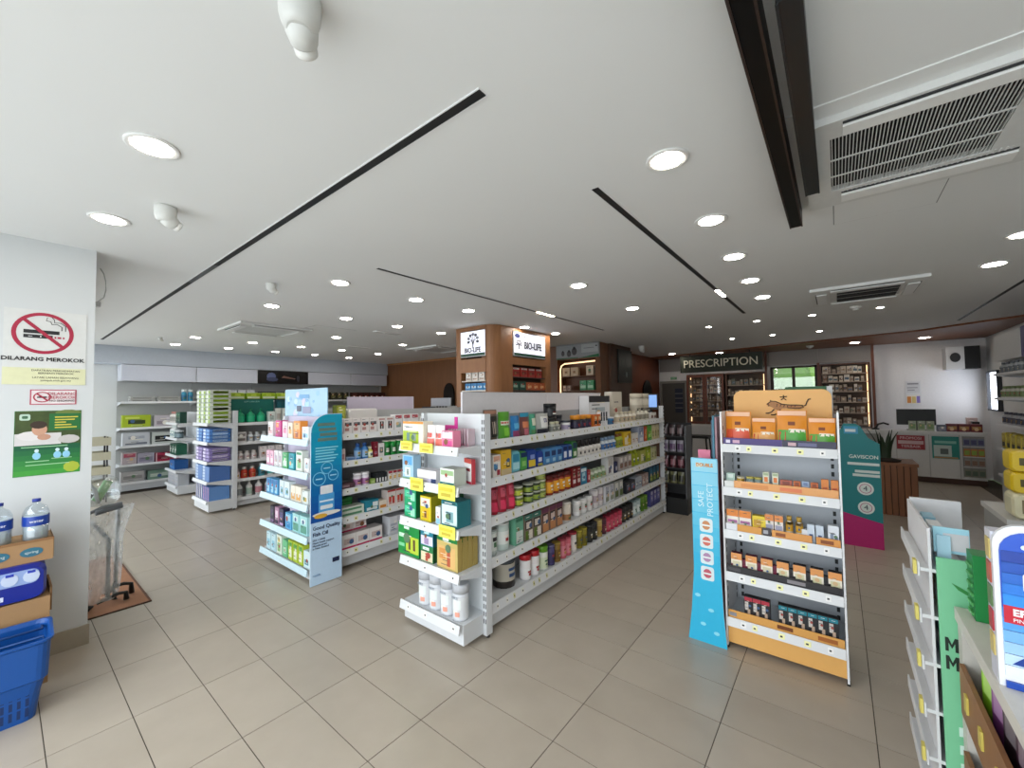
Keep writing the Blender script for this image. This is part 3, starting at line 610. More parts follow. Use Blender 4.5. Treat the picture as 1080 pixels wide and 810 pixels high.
A.row('fourth shelf', z, [
 (jar(.185, .05, '#c5d0cc', '#a9b0ac', '#dfe4e0', (.2, .9), caph=.06, name='canister'), 'pale grey green canister', .10, 1, 0),
 (jar(.20, .06, '#c9d6cf', '#e2e4e0', '#e6ebe6', (.25, .75), caph=.06, name='canister'), 'larger pale canister with leafy print', .235, 1, 0),
 (carton(.10, .10, .205, '#6dab8e', (.08, .05, .92, .5, '#cfd6cf'), (.1, .85, .9, .97, '#3f7f64')), 'mint green carton', .385, 1, 0),
 (carton(.11, .10, .20, '#7d6f62', (.0, .80, 1, 1, '#3e7a6c'), (.1, .42, .9, .78, '#2a2422'), (.2, .46, .8, .72, '#d9d0c6'), (.1, .04, .45, .38, '#5f7a2c'), (.5, .04, .95, .38, '#e0d8cc')), 'brown food carton with teal top', .505, 2, .118),
 (carton(.105, .10, .20, '#8a6a5a', (.0, .80, 1, 1, '#6e3a55'), (.1, .42, .9, .78, '#3a2722'), (.2, .46, .8, .72, '#d9c6bc'), (.1, .04, .9, .38, '#c58a5c')), 'brown food carton with plum top', .745, 3, .112),
 (jar(.17, .05, '#d8cdbd', '#e4dcd2', '#a3714a', (.05, .4), caph=.1, taper=1.12, name='cup'), 'tan and white paper cup', 1.15, 1, 0),
 (jar(.145, .043, '#e5e3e0', '#e9e8e6', '#d5d2ce', (.3, .8), caph=.08, taper=1.15, name='cup'), 'white cup with dark print', 1.34, 3, .115),
 (jar(.19, .045, '#dad3d2', '#e5e1e0', '#b7a6ad', (.3, .7), caph=.08, taper=1.1, name='canister'), 'tall white canister', 1.70, 2, .115),
 (carton(.10, .09, .185, '#d7d9dd', (.1, .5, .9, .9, '#b9bcc8'), (.1, .1, .9, .35, '#9aa08c')), 'light grey carton', 1.93, 2, .115),
 (carton(.10, .09, .19, '#a9aba6', (.1, .1, .9, .45, '#566b35'), (.1, .5, .9, .9, '#d9dad6')), 'grey carton with green foot', 2.17, 2, .12),
 (carton(.13, .09, .13, '#23262f', (.2, .3, .8, .7, '#5c6a8a')), 'low black carton', 2.49, 2, .14),
 (carton(.09, .08, .14, '#aab2bd', (.1, .2, .9, .6, '#7c8896')), 'grey blue small carton', 2.76, 2, .105),
 (carton(.10, .08, .15, '#a08a84', (.1, .2, .9, .6, '#cfc5bf')), 'dusty pink carton', 2.98, 2, .115),
 (carton(.11, .09, .21, '#1f3f50', (.1, .5, .9, .9, '#2d6a86'), (.1, .1, .9, .4, '#8a9b3f')), 'dark teal carton', 3.25, 3, .125)])
z = AZ[4]
A.row('bottom shelf', z, [
 (jar(.205, .088, '#2f2a26', '#4a5056', '#bdb7a8', (.28, .96), caph=.09, name='tin'), 'large milk tin with dark lid', .33, 1, 0, dict(y=.05)),
 (jar(.195, .047, '#e2dedd', '#b8242c', '#e6e5e4', (.1, .6), caph=.22, name='canister'), 'white canister with red lid', .515, 2, .115),
 (jar(.195, .047, '#dfe2d6', '#6aa52a', '#cfd8b8', (.1, .7), caph=.25, name='canister'), 'white canister with green lid', .755, 1, 0),
 (jar(.17, .04, '#4a4470', '#6a6488', '#37305c', caph=.08, name='can'), 'purple can', .865, 1, 0),
 (jar(.165, .038, '#8a6a2a', '#a88a3a', '#6f4f20', caph=.08, name='can'), 'bronze can', .965, 1, 0),
 (jar(.17, .04, '#c9606e', '#a83a4a', '#d98490', caph=.08, name='can'), 'pink can', 1.06, 2, .088),
 (jar(.18, .045, '#d5cfc8', '#a82834', '#e3ded8', caph=.1, name='can'), 'cream and red can', 1.25, 1, 0),
 (jar(.17, .04, '#8f8324', '#b5a63a', '#74691c', caph=.08, name='can'), 'olive gold can', 1.36, 2, .098),
 (jar(.17, .04, '#1a1a1c', '#3a3a3c', '#34342c', caph=.1, name='can'), 'black can', 1.57, 2, .10),
 (jar(.17, .04, '#c0a35c', '#d5bf80', '#a78a44', caph=.08, name='can'), 'tan gold can', 1.78, 1, 0),
 (jar(.16, .038, '#4a2030', '#7a3040', '#6a2c3e', caph=.08, name='can'), 'dark maroon can', 1.88, 1, 0),
 (jar(.17, .04, '#b8304c', '#8c1f35', '#cf5a70', caph=.08, name='can'), 'magenta can', 1.98, 4, .10),
 (jar(.17, .04, '#191a1c', '#2a2a2c', '#4a4338', caph=.1, name='can'), 'black can with bronze band', 2.39, 3, .105),
 (jar(.18, .045, '#aebfc0', '#8aa0a2', '#d6dedc', caph=.1, name='can'), 'pale teal can', 2.72, 2, .12),
 (jar(.18, .045, '#5f8a2a', '#7ba040', '#4a701e', caph=.1, name='can'), 'grass green can', 2.96, 2, .115),
 (carton(.11, .09, .20, '#4a4a86', (.1, .3, .9, .7, '#8583b8'), (.2, .75, .8, .95, '#c0bfd8')), 'violet carton', 3.25, 3, .125)])

# ------------------------------------------------------------------ near end display of the long gondola
EZ = [1.30, 1.04, .765, .483, .16]
unit('end_display', 'white end display facing the entrance, herbal boxes and white jars', 'shelving', 1.41, -.955, -PI/2, .615, .255, EZ, 1.52, tags=3, tagcol=('#e9e9e6',), posts=[(-.015, .24), (.630, .24)], slot='front', back='#d8dcde', lip=.058, base_front=.012)
E_ = Side(1.41, -.955, -PI/2, 'white end display')
E_.row('top shelf', EZ[0], [
 (carton(.235, .09, .165, '#efe9d6', (0, .9, 1, 1, '#e0973a'), (.03, .68, .75, .88, '#f3f0e6'), (.02, .05, .78, .58, '#a9c321'), (.2, .15, .35, .5, '#6d8f86'), (.5, .15, .66, .5, '#8fa098')), 'white and lime pillow box with orange edge', .105, 1, 0),
 (pouch(.09, .06, .145, '#efe8e6', (.05, .03, .95, .35, '#e06a5a'), (.2, .4, .45, .62, '#d8584c'), (.55, .4, .8, .62, '#d8584c'), (.1, .8, .9, .97, '#f5f2f0')), 'white sachet pack with red print', .28, 2, .092),
 (carton(.115, .07, .11, '#e88aa8', (.05, .55, .95, .95, '#f3e6e8'), (.1, .08, .9, .4, '#e0559a')), 'pink sachet box', .475, 1, 0)])
E_.row('top shelf back', EZ[0], [
 (carton(.006, .10, .115, '#dcc7d0', (0, 0, 1, .15, '#cf7f9a'), side='#d9c0c8'), 'thin upright pink sachet', .37, 8, .027, dict(y=.13, rot=.25, name='sachet'))])
t = thing('wobbler_sign', 'magenta shelf wobbler on clear strip above the pink boxes', 'sign', (1.56, -1.37, 1.3005), -PI/2)
MB().box(-.006, 0, 0, .006, .003, .13, CLEAR).build('strip', t); MB().box(-.10, -.003, .10, .03, 0, .14, M('#c9308e', .4)).box(.0, -.0045, .14, .03, 0, .2, M('#c9308e', .4)).build('card', t)
E_.row('second shelf', EZ[1], [
 (carton(.125, .07, .175, '#a9cfe6', (.1, .6, .9, .95, '#5fa8dc'), (.25, .12, .75, .5, '#e3eef2'), (.4, .18, .6, .42, '#7a8f8a'), (0, 0, 1, .08, '#7fae8e')), 'light blue upright box', .045, 1, 0),
 (carton(.20, .10, .085, '#ece9ee', (.05, .4, .6, .85, '#f6f4f6'), (0, 0, 1, .32, '#c9c3dc'), (.75, 0, 1, .35, '#2a3a6a')), 'low white carton', .255, 1, 0),
 (carton(.14, .11, .115, '#e9eee4', (.05, .62, .95, .9, '#9dbd8a'), (.12, .4, .88, .6, '#f4f6f2'), (0, 0, 1, .2, '#1f7d80'), side='#c3cbc0'), 'white and green carton with teal base', .47, 1, 0)])
E_.row('second shelf back', EZ[1], [
 (carton(.115, .03, .17, '#e8e2e0', (0, .82, 1, 1, '#c94838'), (.1, .3, .9, .75, '#f2eeec'), (.15, .5, .85, .62, '#8a2430'), (0, 0, 1, .1, '#b8304a'), side='#b3353f'), 'white and red propped box', .525, 1, 0, dict(y=.165, rot=-.35))])
E_.row('third shelf', EZ[2], [
 (carton(.135, .10, .112, '#18a06a', (.05, .3, .6, .7, '#4fc79a'), (.55, .08, .92, .6, '#9fe0c0'), (.35, .82, .65, .95, '#e2f2ea'), side='#0f6a3c'), 'emerald green carton', .07, 1, 0, dict(stack=2, h=.1125)),
 (carton(.14, .08, .225, '#1d7a3c', (.1, .5, .9, .9, '#2e9a4e'), side='#175f30'), 'tall dark green carton behind', .17, 1, 0, dict(y=.14)),
 (carton(.115, .11, .175, '#d8c41e', (.04, .58, .9, .92, '#efe6d8'), (.3, .74, .6, .82, '#b3423a'), (.25, .1, .75, .5, '#e2b62a'), (.4, .18, .6, .42, '#7a4a22'), side='#a3991a'), 'yellow carton with white panel', .245, 1, 0),
 (carton(.17, .08, .19, '#1a6a34', (.1, .5, .9, .9, '#247a40'), side='#175a2c'), 'dark green carton at the back', .33, 1, 0, dict(y=.15)),
 (carton(.045, .04, .12, '#eef0f0', (.1, .05, .9, .35, '#8fc4e0')), 'slim white and blue box', .375, 1, 0),
 (carton(.15, .13, .175, '#2a7f86', (.03, .1, .97, .86, '#d6e6ea'), (.3, .2, .75, .6, '#7fa9b0'), (.45, .3, .6, .55, '#2f4f55'), (.1, .88, .9, .97, '#1a5a60'), side='#1f7078'), 'teal carton with pale picture', .49, 1, 0)])
E_.row('fourth shelf', EZ[3], [
 (carton(.245, .09, .225, '#138a3c', (.38, .10, .97, .62, '#b9cc3e'), (.5, .2, .6, .55, '#5f4a2a'), (.72, .2, .82, .55, '#5f4a2a'), (.05, .55, .35, .68, '#bfe6c6'), (.05, .25, .32, .36, '#7fc796'), (.3, .84, .55, .93, '#d9f0dd'), side='#0d5f2a'), 'large green carton with yellow picture', .05, 1, 0),
 (carton(.135, .09, .112, '#2a7a44', (.05, .04, .95, .62, '#dccfae'), (.4, .08, .6, .55, '#b3533a'), (.2, .74, .7, .92, '#dfeee2'), side='#1d5a32'), 'small green carton with beige picture', .255, 1, 0),
 (carton(.135, .09, .11, '#1f7f92', (.04, .05, .96, .62, '#dcd6e6'), (.3, .1, .65, .5, '#a08ab0'), (.3, .75, .7, .92, '#bfe6ee'), side='#17606e'), 'small teal carton with lilac picture', .256, 1, 0, dict(lift=.1125)),
 (carton(.20, .042, .215, '#c9b26a', (0, .85, 1, 1, '#1a7a38'), (.06, .06, .9, .7, '#d8b070'), (.5, .1, .66, .6, '#b8583a'), (.12, .3, .42, .62, '#cf8f4a'), (.3, .88, .6, .97, '#dfeedd'), side='#a58f4a'), 'gold and green herbal carton', .465, 1, 0, dict(deep=4, dd=.05, jit=0))])
E_.row('bottom shelf', EZ[4], [
 (jar(.235, .054, '#c9ccd1', '#b9bcc1', '#d3d6d9', (.08, .85), caph=.25, name='jar', neck=1.0, seg=20), 'white jar with ribbed lid', .175, 4, .118, dict(y=.03))])
for o in [o for o in COL.objects if o.get('label', '').startswith('white jar with ribbed lid')]:
    b = MB(); ring = [(.0555 * math.cos(a), .054 + .0555 * math.sin(a)) for a in [PI * (1.35 + .4 * k / 8) for k in range(9)]]
    b.sheet([[(x, y, .075) for x, y in ring], [(x, y, .135) for x, y in ring]], M('#dfe6e3', .4))
    b.build('label_patch', o); d = MB(); 
    d.sheet([[(x * 1.01, .054 + (y - .054) * 1.01, .03) for x, y in ring[3:8]], [(x * 1.01, .054 + (y - .054) * 1.01, .06) for x, y in ring[3:8]]], M('#e3a08c', .4)); d.build('badge', o)
    text('MULTI', .022, M('#8d98a6', .4), o, (0, -.003, .150), sx=.9)
# yellow promotion cards hooked on the price rails
def promo(x, y, z, n, w=.12, h=.065):
    t = thing('promotion_card', f'yellow promotion card clipped on {n}', 'price card', (x, y, z), -PI/2, 'yellow promotion cards')
    MB().box(-w/2, -.006, 0, w/2, -.003, h, M('#f0ee62', .5)).build('card', t); MB().box(-w/2 + .01, -.0075, h*.55, w/2 - .02, -.006, h*.8, M('#d8c93c', .5)).box(-w/2 + .03, -.0075, h*.2, w/2 - .04, -.006, h*.42, M('#c7b23a', .5)).build('print', t)
promo(1.3845, -1.05, 1.262, 'the top rail of the white end display, left', .13); promo(1.3845, -1.27, 1.258, 'the top rail of the white end display, right', .14)
promo(1.3845, -1.165, .985, 'the second rail of the white end display, left', .14, .09); promo(1.3845, -1.475, .965, 'the second rail of the white end display, right', .16, .10)
promo(1.3845, -1.475, .715, 'the third rail of the white end display', .155, .08)
# ------------------------------------------------------------------ second gondola (B) with blue header sign
BZ = [1.30, 1.04, .775, .505, .20]
gonB = unit('gondola_shelving', 'second white gondola, left of the long one, stocked with medical boxes', 'shelving', 1.58, .21, 0, 2.1, .50, BZ, 1.52, tags=18, tagcol=('#e0e0d6', '#d8d49a'), posts=[(2.12, .03)], slot='front', rear=True, back='#b4b6b8', lip=.06, base_front=.05)
o = MB().box(0, -.008, 0, .88, .008, .15, M('#c3b9cb', .5)).build('header_panel', gonB, (.34, .50, 1.5205)); MB().box(.88, -.01, 0, .892, .01, .15, M('#d5d0da', .5)).build('end_strip', o)
B_ = Side(1.58, .21, 0, 'second gondola', 'medicine_carton')
cx = lambda p: (p - 362) / 60.0
B_.row('top shelf', BZ[0], [
 (carton(.085, .08, .15, '#e6dfdc', (.1, .55, .9, .75, '#4a4a4e'), (.1, .2, .6, .4, '#b98a86')), 'white medicine box with grey line', .08, 4, .092),
 (carton(.09, .08, .15, '#ece8e6', (.25, .2, .45, .7, '#2c2426'), (.55, .2, .75, .7, '#2c2426'), (.1, .8, .9, .92, '#c7a09c')), 'white box with two dark bars', .455, 2, .10),
 (carton(.10, .08, .17, '#ece9e9', (.1, .75, .9, .95, '#c05a62'), (.2, .2, .8, .45, '#8ba39a')), 'white box with red heading', .665, 3, .11),
 (carton(.10, .08, .14, '#e2e3e0', (.1, .3, .9, .6, '#7f918c')), 'white box with sage block', 1.02, 4, .11)])
B_.row('second shelf', BZ[1], [
 (carton(.04, .04, .12, '#e6d5d2', (.2, .2, .8, .6, '#c98f92')), 'slim white and pink box', .03, 1, 0),
 (carton(.10, .07, .035, '#9fb6d2', (.1, .2, .9, .8, '#5f83b4')), 'flat blue box', .115, 1, 0),
 (jar(.16, .035, '#3a78b8', '#1f4f92', '#8fb3d6', neck=.55, name='bottle'), 'blue bottle with pale label', .20, 2, .078),
 (jar(.115, .03, '#d9cf6a', '#e8e4c8', '#f0eccf', neck=.6, name='bottle'), 'small yellow bottle', .335, 1, 0),
 (carton(.05, .05, .16, '#7c1c2c', (.2, .2, .8, .4, '#b5606c')), 'slim burgundy box', .385, 1, 0),
 (carton(.07, .06, .14, '#e3dfdc', (.2, .3, .8, .7, '#5f6a6a')), 'white box with grey block', .45, 1, 0),
 (jar(.16, .038, '#128a34', '#e4ded0', '#0f6a28', caph=.08, name='can'), 'bright green can', .53, 4, .08)])
B_.row('third shelf', BZ[2], [
 (carton(.14, .08, .05, '#5a4048', (.1, .3, .6, .7, '#a88a90')), 'low dark plum box', .08, 1, 0),
 (jar(.13, .04, '#e2dde4', '#efecee', '#a86a9a', name='tub'), 'white tub with mauve label', .20, 2, .085),
 (carton(.05, .07, .05, '#8fae52', (.1, .2, .9, .7, '#b9cc86')), 'low green box', .352, 1, 0),
 (carton(.03, .09, .10, '#25282c', (.2, .1, .8, .5, '#dcdcda')), 'black spined slim box', .40, 4, .034),
 (carton(.048, .06, .10, '#e8e3dc', (0, .75, 1, 1, '#a8283a'), (.2, .2, .8, .5, '#d9a84a')), 'white box with red top', .56, 5, .056)])
B_.row('fourth shelf', BZ[3], [
 (carton(.17, .12, .04, '#1f6a2c', (.05, .2, .95, .8, '#3f9a4c')), 'flat dark green box', .10, 1, 0, dict(stack=4, h=.0405, y=.13)),
 (carton(.24, .10, .045, '#d5dcd0', (.05, .25, .9, .7, '#5a8f6a')), 'long white box with green lettering', .13, 1, 0, dict(stack=2, h=.0455)),
 (carton(.15, .09, .11, '#2a8aa0', (.1, .1, .9, .35, '#dfeaea'), (.55, .4, .95, .8, '#e8efee')), 'teal and white box', .34, 1, 0),
 (carton(.08, .09, .10, '#35466a', (.1, .2, .9, .5, '#c9cfd8')), 'navy box at the back', .35, 1, 0, dict(y=.15, lift=0)),
 (carton(.09, .09, .08, '#e9dccb', (.1, .1, .9, .45, '#d98a3a')), 'white and orange box', .47, 1, 0),
 (carton(.10, .11, .17, '#e6dcd6', (0, .88, 1, 1, '#b83a3a'), (.15, .15, .45, .6, '#cc4a3a'), (.55, .15, .85, .6, '#cc4a3a'), side='#d9ccc6'), 'white box with red blocks', .575, 3, .105)])
B_.row('bottom shelf', BZ[4], [
 (carton(.145, .12, .13, '#e6d9d5', (0, 0, 1, .12, '#c22f58'), (.05, .6, .6, .95, '#b04048'), (.2, .25, .8, .5, '#c9a8a2'), side='#c22f58'), 'white and red carton', .10, 1, 0, dict(lift=.137, y=.10)),
 (carton(.145, .12, .13, '#e9e1df', (0, 0, 1, .12, '#c22f58'), (.2, .25, .8, .65, '#cdb3b0'), side='#d9cfcd'), 'white carton with crimson foot', .25, 1, 0, dict(lift=.137, y=.10)),
 (carton(.145, .13, .135, '#e6e1de', (0, 0, 1, .13, '#cf3562'), (.15, .3, .85, .7, '#cbb7b2'), side='#d5cfcc'), 'pale carton with pink foot', .09, 3, .148, dict(jit=0)),
 (carton(.10, .13, .19, '#d5d6db', (.1, .2, .9, .32, '#aeb2c0'), (.1, .5, .9, .62, '#aeb2c0')), 'pale grey ribbed carton', .60, 2, .105)])
# end display of the second gondola
FZ = [1.27, .975, .69, .405, .125]
unit('end_display', 'pale blue end display of small packs beside the fish oil sign', 'shelving', 1.265, 1.225, -PI/2, 1.03, .27, FZ, 1.47, tags=0, posts=[(-.018, .25), (1.048, .25)], slot='front', back='#cfc8de', lip=.055, raillip=M('#c6dfe8', .4), base_front=.02)
F_ = Side(1.265, 1.225, -PI/2, 'blue end display', 'small_pack')
F_.row('top shelf', FZ[0], [
 (carton(.12, .07, .15, '#eee8e6', (.1, .2, .9, .45, '#d9aab0')), 'white pack', .14, 1, 0),
 (carton(.125, .07, .165, '#d0308a', (.1, .6, .6, .9, '#e88a4a'), (.5, .1, .9, .4, '#a81f6a')), 'magenta and orange pack', .33, 1, 0),
 (carton(.10, .07, .16, '#f0d3de', (.2, .3, .8, .6, '#e08aa8')), 'pale pink pack', .48, 1, 0),
 (carton(.09, .07, .15, '#efe6d0', (.2, .3, .8, .6, '#d9a86a')), 'cream pack', .60, 1, 0),
 (carton(.14, .07, .17, '#e8923a', (.1, .55, .9, .9, '#f0b878'), (.3, .1, .7, .4, '#a8522a')), 'orange pack with brown medallion', .74, 1, 0),
 (carton(.13, .07, .12, '#eceff0', (.1, .2, .9, .5, '#9fcfe0')), 'white and blue low pack', .91, 1, 0)])
F_.row('second shelf', FZ[1], [
 (carton(.075, .06, .15, '#e8b3c8', (.15, .2, .85, .5, '#f3e3ea')), 'rose pink pack', .09, 2, .09),
 (carton(.08, .06, .16, '#e6e3e3', (.2, .3, .8, .7, '#b9a8b8')), 'greyish white pack', .28, 2, .095),
 (carton(.11, .06, .15, '#5fb878', (.15, .15, .85, .5, '#d5ecd8'), (.1, .7, .9, .92, '#2f9a5c')), 'light green pack', .49, 1, 0),
 (carton(.11, .06, .155, '#189aa8', (.15, .1, .85, .4, '#7fd0d8'), (.2, .6, .8, .85, '#0f7a90')), 'turquoise pack', .63, 1, 0),
 (carton(.12, .06, .19, '#e8eee4', (.2, .15, .8, .55, '#8fbf8a'), (.1, .8, .9, .92, '#4f9a6a')), 'white pack with green bottle print', .79, 1, 0),
 (carton(.09, .06, .13, '#eceaea', (.2, .3, .8, .7, '#b8c9d0')), 'small white pack', .94, 1, 0)])
F_.row('third shelf', FZ[2], [
 (carton(.08, .06, .15, '#4f9fd0', (.2, .1, .8, .5, '#a9d6ea'), (.1, .7, .9, .95, '#2a6fae')), 'sky blue pack', .10, 3, .095),
 (carton(.10, .06, .16, '#d9e6ea', (.2, .2, .8, .6, '#8fc0d6')), 'white and ice blue pack', .42, 2, .115),
 (carton(.10, .06, .14, '#eee6d6', (.1, .1, .9, .5, '#e0a85a')), 'white pack with orange fruit print', .67, 2, .11),
 (carton(.11, .06, .12, '#e0e8e4', (.2, .2, .8, .5, '#d0b060')), 'pale pack with gold block', .91, 1, 0)])
F_.row('fourth shelf', FZ[3], [
 (carton(.09, .06, .165, '#1f1a2c', (.2, .4, .8, .8, '#4a3a5c'), (.1, .05, .9, .2, '#8a6a9a')), 'black purple pack', .20, 1, 0),
 (carton(.09, .06, .165, '#b98aa8', (.2, .4, .8, .8, '#e8d3e0'), (.1, .05, .9, .25, '#2a1f3a')), 'mauve pack', .31, 1, 0),
 (carton(.09, .06, .165, '#2a2444', (.2, .4, .8, .8, '#5c5088'), (.1, .05, .9, .2, '#c0a0c8')), 'dark indigo pack', .42, 1, 0),
 (carton(.13, .07, .15, '#5fb0dc', (.1, .5, .9, .9, '#9fd4ec'), (.2, .1, .8, .4, '#2f86c0')), 'azure pack', .57, 1, 0),
 (carton(.14, .07, .17, '#a9dcdc', (.1, .1, .9, .5, '#5f9f8a'), (.2, .6, .8, .85, '#e3f2f0')), 'pale aqua pack with leaf print', .73, 2, .155)])
F_.row('bottom shelf', FZ[4], [
 (carton(.10, .06, .17, '#c6e3ea', (.2, .2, .8, .6, '#8fc6d8')), 'ice blue pack', .12, 2, .115),
 (carton(.11, .06, .18, '#e3ecde', (.2, .15, .8, .6, '#8fb87a'), (.3, .65, .7, .9, '#d9c45a')), 'white pack with leaf print', .37, 1, 0),
 (carton(.10, .06, .16, '#6fc08a', (.2, .2, .8, .6, '#b9e3c3')), 'mint green pack', .50, 1, 0),
 (carton(.09, .06, .18, '#b9cc3a', (.2, .15, .8, .55, '#eef0d8'), (.1, .7, .9, .92, '#5fa83a')), 'lime pack with white oval', .62, 3, .105),
 (carton(.11, .06, .15, '#d3e8ea', (.2, .2, .8, .5, '#4a8a9a')), 'white and teal pack', .95, 1, 0)])
# fish oil sign board standing along the end display
def board(name, label, cat, x, y, rz, poly, th, m, mb=None):
    t = thing(name, label, cat, (x, y, 0), rz); MB().prism(poly, 0, th, mb or WHITE, m).build('board', t); return t
def patch(t, poly, m, y=-.0012, name='print', th=.0006): return MB().prism(poly, y, y + th, m).build(name, t)
def rect(x0, z0, x1, z1): return [(x0, z0), (x1, z0), (x1, z1), (x0, z1)]
t = board('sign_board', 'tall blue sign board with curved corner reading Good Quality Fish Oil', 'sign', 1.255, .138, 0, rrect(0, .005, .29, 1.51, .16, (0, 0, 0, 1), 8), .012, M('#bcd6ee', .35), M('#c9d6e2', .5))
N = 12
def grad(a, b, f): return '#' + ''.join('%02x' % round(int(a[i:i+2], 16) * (1 - f) + int(b[i:i+2], 16) * f) for i in (1, 3, 5))
for k in range(N):
    z0, z1 = .60 + (1.345 - .60) * k / N, .60 + (1.345 - .60) * (k + 1) / N; f = k / (N - 1)
    patch(t, rect(.001, z0, .289, z1), M(grad('#0d4fa0', '#0e93b8', min(1, f * 1.3)), .3, var=.02))
patch(t, [(.289, 1.345), (.289, 1.505)] + [(.16 - .155 * math.sin(a), 1.35 + .155 * math.cos(a)) for a in [PI/2 * k / 8 for k in range(9)]] + [(.005, 1.345)], M('#0e9ab8', .3, var=.02))
patch(t, [(.001, .55), (.06, .57), (.2, .60), (.289, .66), (.289, .61), (.001, .5999)][0:0] or rect(.001, .55, .289, .60), M('#0d4fa0', .3, var=.02))
BR = M('#5f7a70', .4); LT = M('#8fd6e6', .4); NV = M('#10254f', .45)
for k, (a, b) in enumerate(((.06, .22), (.07, .23), (.08, .24), (.06, .24))): patch(t, rect(a, 1.40 - k * .045, b, 1.428 - k * .045), BR, -.002)
for k in range(6): patch(t, rect(.04, 1.20 - k * .025, .25 - (k % 3) * .02, 1.210 - k * .025), LT, -.002)
def ring(cx, cz, r, w=.007, n=20):
    m = MB()
    for k in range(n):
        a, b = 2*PI*k/n, 2*PI*(k+1)/n; m.face([(cx + r*math.cos(a), -.0022, cz + r*math.sin(a)), (cx + r*math.cos(b), -.0022, cz + r*math.sin(b)), (cx + (r-w)*math.cos(b), -.0022, cz + (r-w)*math.sin(b)), (cx + (r-w)*math.cos(a), -.0022, cz + (r-w)*math.sin(a))][::-1], M('#7fc6e6', .4))
    return m
for cx_, cz_, r_ in ((.145, 1.02, .055), (.075, .93, .06), (.205, .95, .05)): ring(cx_, cz_, r_).build('ring_print', t); patch(t, rect(cx_ - .03, cz_ - .006, cx_ + .03, cz_ + .004), M('#a9d8ec', .4), -.002)
patch(t, rrect(.07, .60, .215, .80, .02), M('#4f9fd8', .35), -.0022, 'bottle_print'); patch(t, rrect(.085, .79, .20, .865, .01), M('#e3e6ea', .4), -.0030, 'bottle_print')
patch(t, rect(.08, .72, .205, .735), M('#dfeaf3', .4), -.0034); patch(t, rrect(.085, .655, .20, .69, .01), M('#dfe6ea', .4), -.0034)
patch(t, ellipse(.145, .615, .13, .02), M('#e3e0d8', .4), -.0036, 'bottle_print'); patch(t, ellipse(.09, .60, .06, .02), M('#d9a83a', .4), -.004, 'capsule_print')
text('Good Quality', .046, NV, t, (.018, -.003, .50), 'LEFT', bold=.0004, sx=.98); text('Fish Oil', .046, NV, t, (.018, -.003, .445), 'LEFT', bold=.0004, sx=.98)
text('EPA + DHA\nHeart health support\nManufactured\nin New Zealand', .024, NV, t, (.018, -.003, .36), 'LEFT', sx=.95)
patch(t, rect(.20, .16, .265, .20), M('#18234a', .4), -.002, 'flag_print'); text('health', .028, M('#6f93b8', .4), t, (.02, -.003, .09), 'LEFT')
# blue-white poster card standing above the end display
t = thing('display_card', 'white card with pale blue floral print standing above the blue end display', 'poster', (1.56, 1.40, 1.40), -PI/2)
MB().box(0, 0, 0, .95, .01, .36, M('#9fc6e0', .4)).build('board', t)
rng = random.Random(3)
for k in range(26):
    u, v, r_ = rng.uniform(.06, .88), rng.uniform(.05, .31), rng.uniform(.02, .05); patch(t, ellipse(u, v, r_, r_ * .7, 8), M(rng.choice(['#a9d3ea', '#8fc0e2', '#c6dff0', '#cfc9e6', '#7fb0da']), .4), -.0012 - k * .0001)
patch(t, rect(.36, .26, .58, .30), M('#5f9fd0', .4), -.005); patch(t, rect(.30, .12, .40, .18), M('#2a3a5c', .4), -.005); patch(t, rect(.44, .10, .62, .17), M('#8a8fb0', .4), -.005)
B_.row('top shelf back', BZ[0], [(carton(.10, .08, .28, '#8a8f2a', (.1, .5, .9, .9, '#a9ad4a')), 'olive box against the header', .16, 1, 0, dict(y=.30)),
 (softpack(.34, .12, .24, '#d9d5d2', (.1, .2, .9, .5, '#c3bcc0')), 'long pale pack lying on top', .42, 1, 0, dict(y=.30))])

# ------------------------------------------------------------------ third gondola (C) and its end display
CZ = [1.30, 1.0, .72, .435, .15]
unit('gondola_shelving', 'third white gondola on the left with bottles and a teal display', 'shelving', 1.80, 3.79, 0, 3.0, .36, CZ, 1.50, tags=0, posts=[], slot='none', rear=True, back='#a9aaaa', lip=.045)
C_ = Side(1.80, 3.79, 0, 'third gondola')
C_.row('top shelf', CZ[0], [
 (pump(.22, .06, '#14a070', '#0f8a5e', '#1fb482'), 'green pump bottle', .11, 3, .145),
 (carton(.10, .08, .17, '#dfe6e2', (.2, .2, .8, .6, '#a9b8b0')), 'white carton', .55, 1, 0),
 (pouch(.10, .07, .22, '#d9dcd6', (.2, .2, .8, .6, '#b0a8a0')), 'white refill pouch', .66, 2, .11)])
C_.row('second shelf', CZ[1], [
 (carton(.14, .10, .16, '#cfcccc', (.1, .15, .9, .4, '#77706c'), (.1, .6, .9, .85, '#8d8784')), 'grey printed carton', .11, 1, 0),
 (jar(.15, .045, '#dcdfe2', '#c3c6c9', '#9aa0aa', neck=.6, name='bottle'), 'white bottle with grey label', .25, 6, .10)])
C_.row('third shelf', CZ[2], [
 (jar(.14, .042, '#e3dfde', '#d9d2d0', '#cfc3c3', neck=.7, name='bottle'), 'white rounded bottle', .11, 3, .095),
 (carton(.10, .09, .19, '#e3dddd', (.15, .2, .85, .5, '#c4b3b3')), 'white tall carton', .43, 3, .115)])
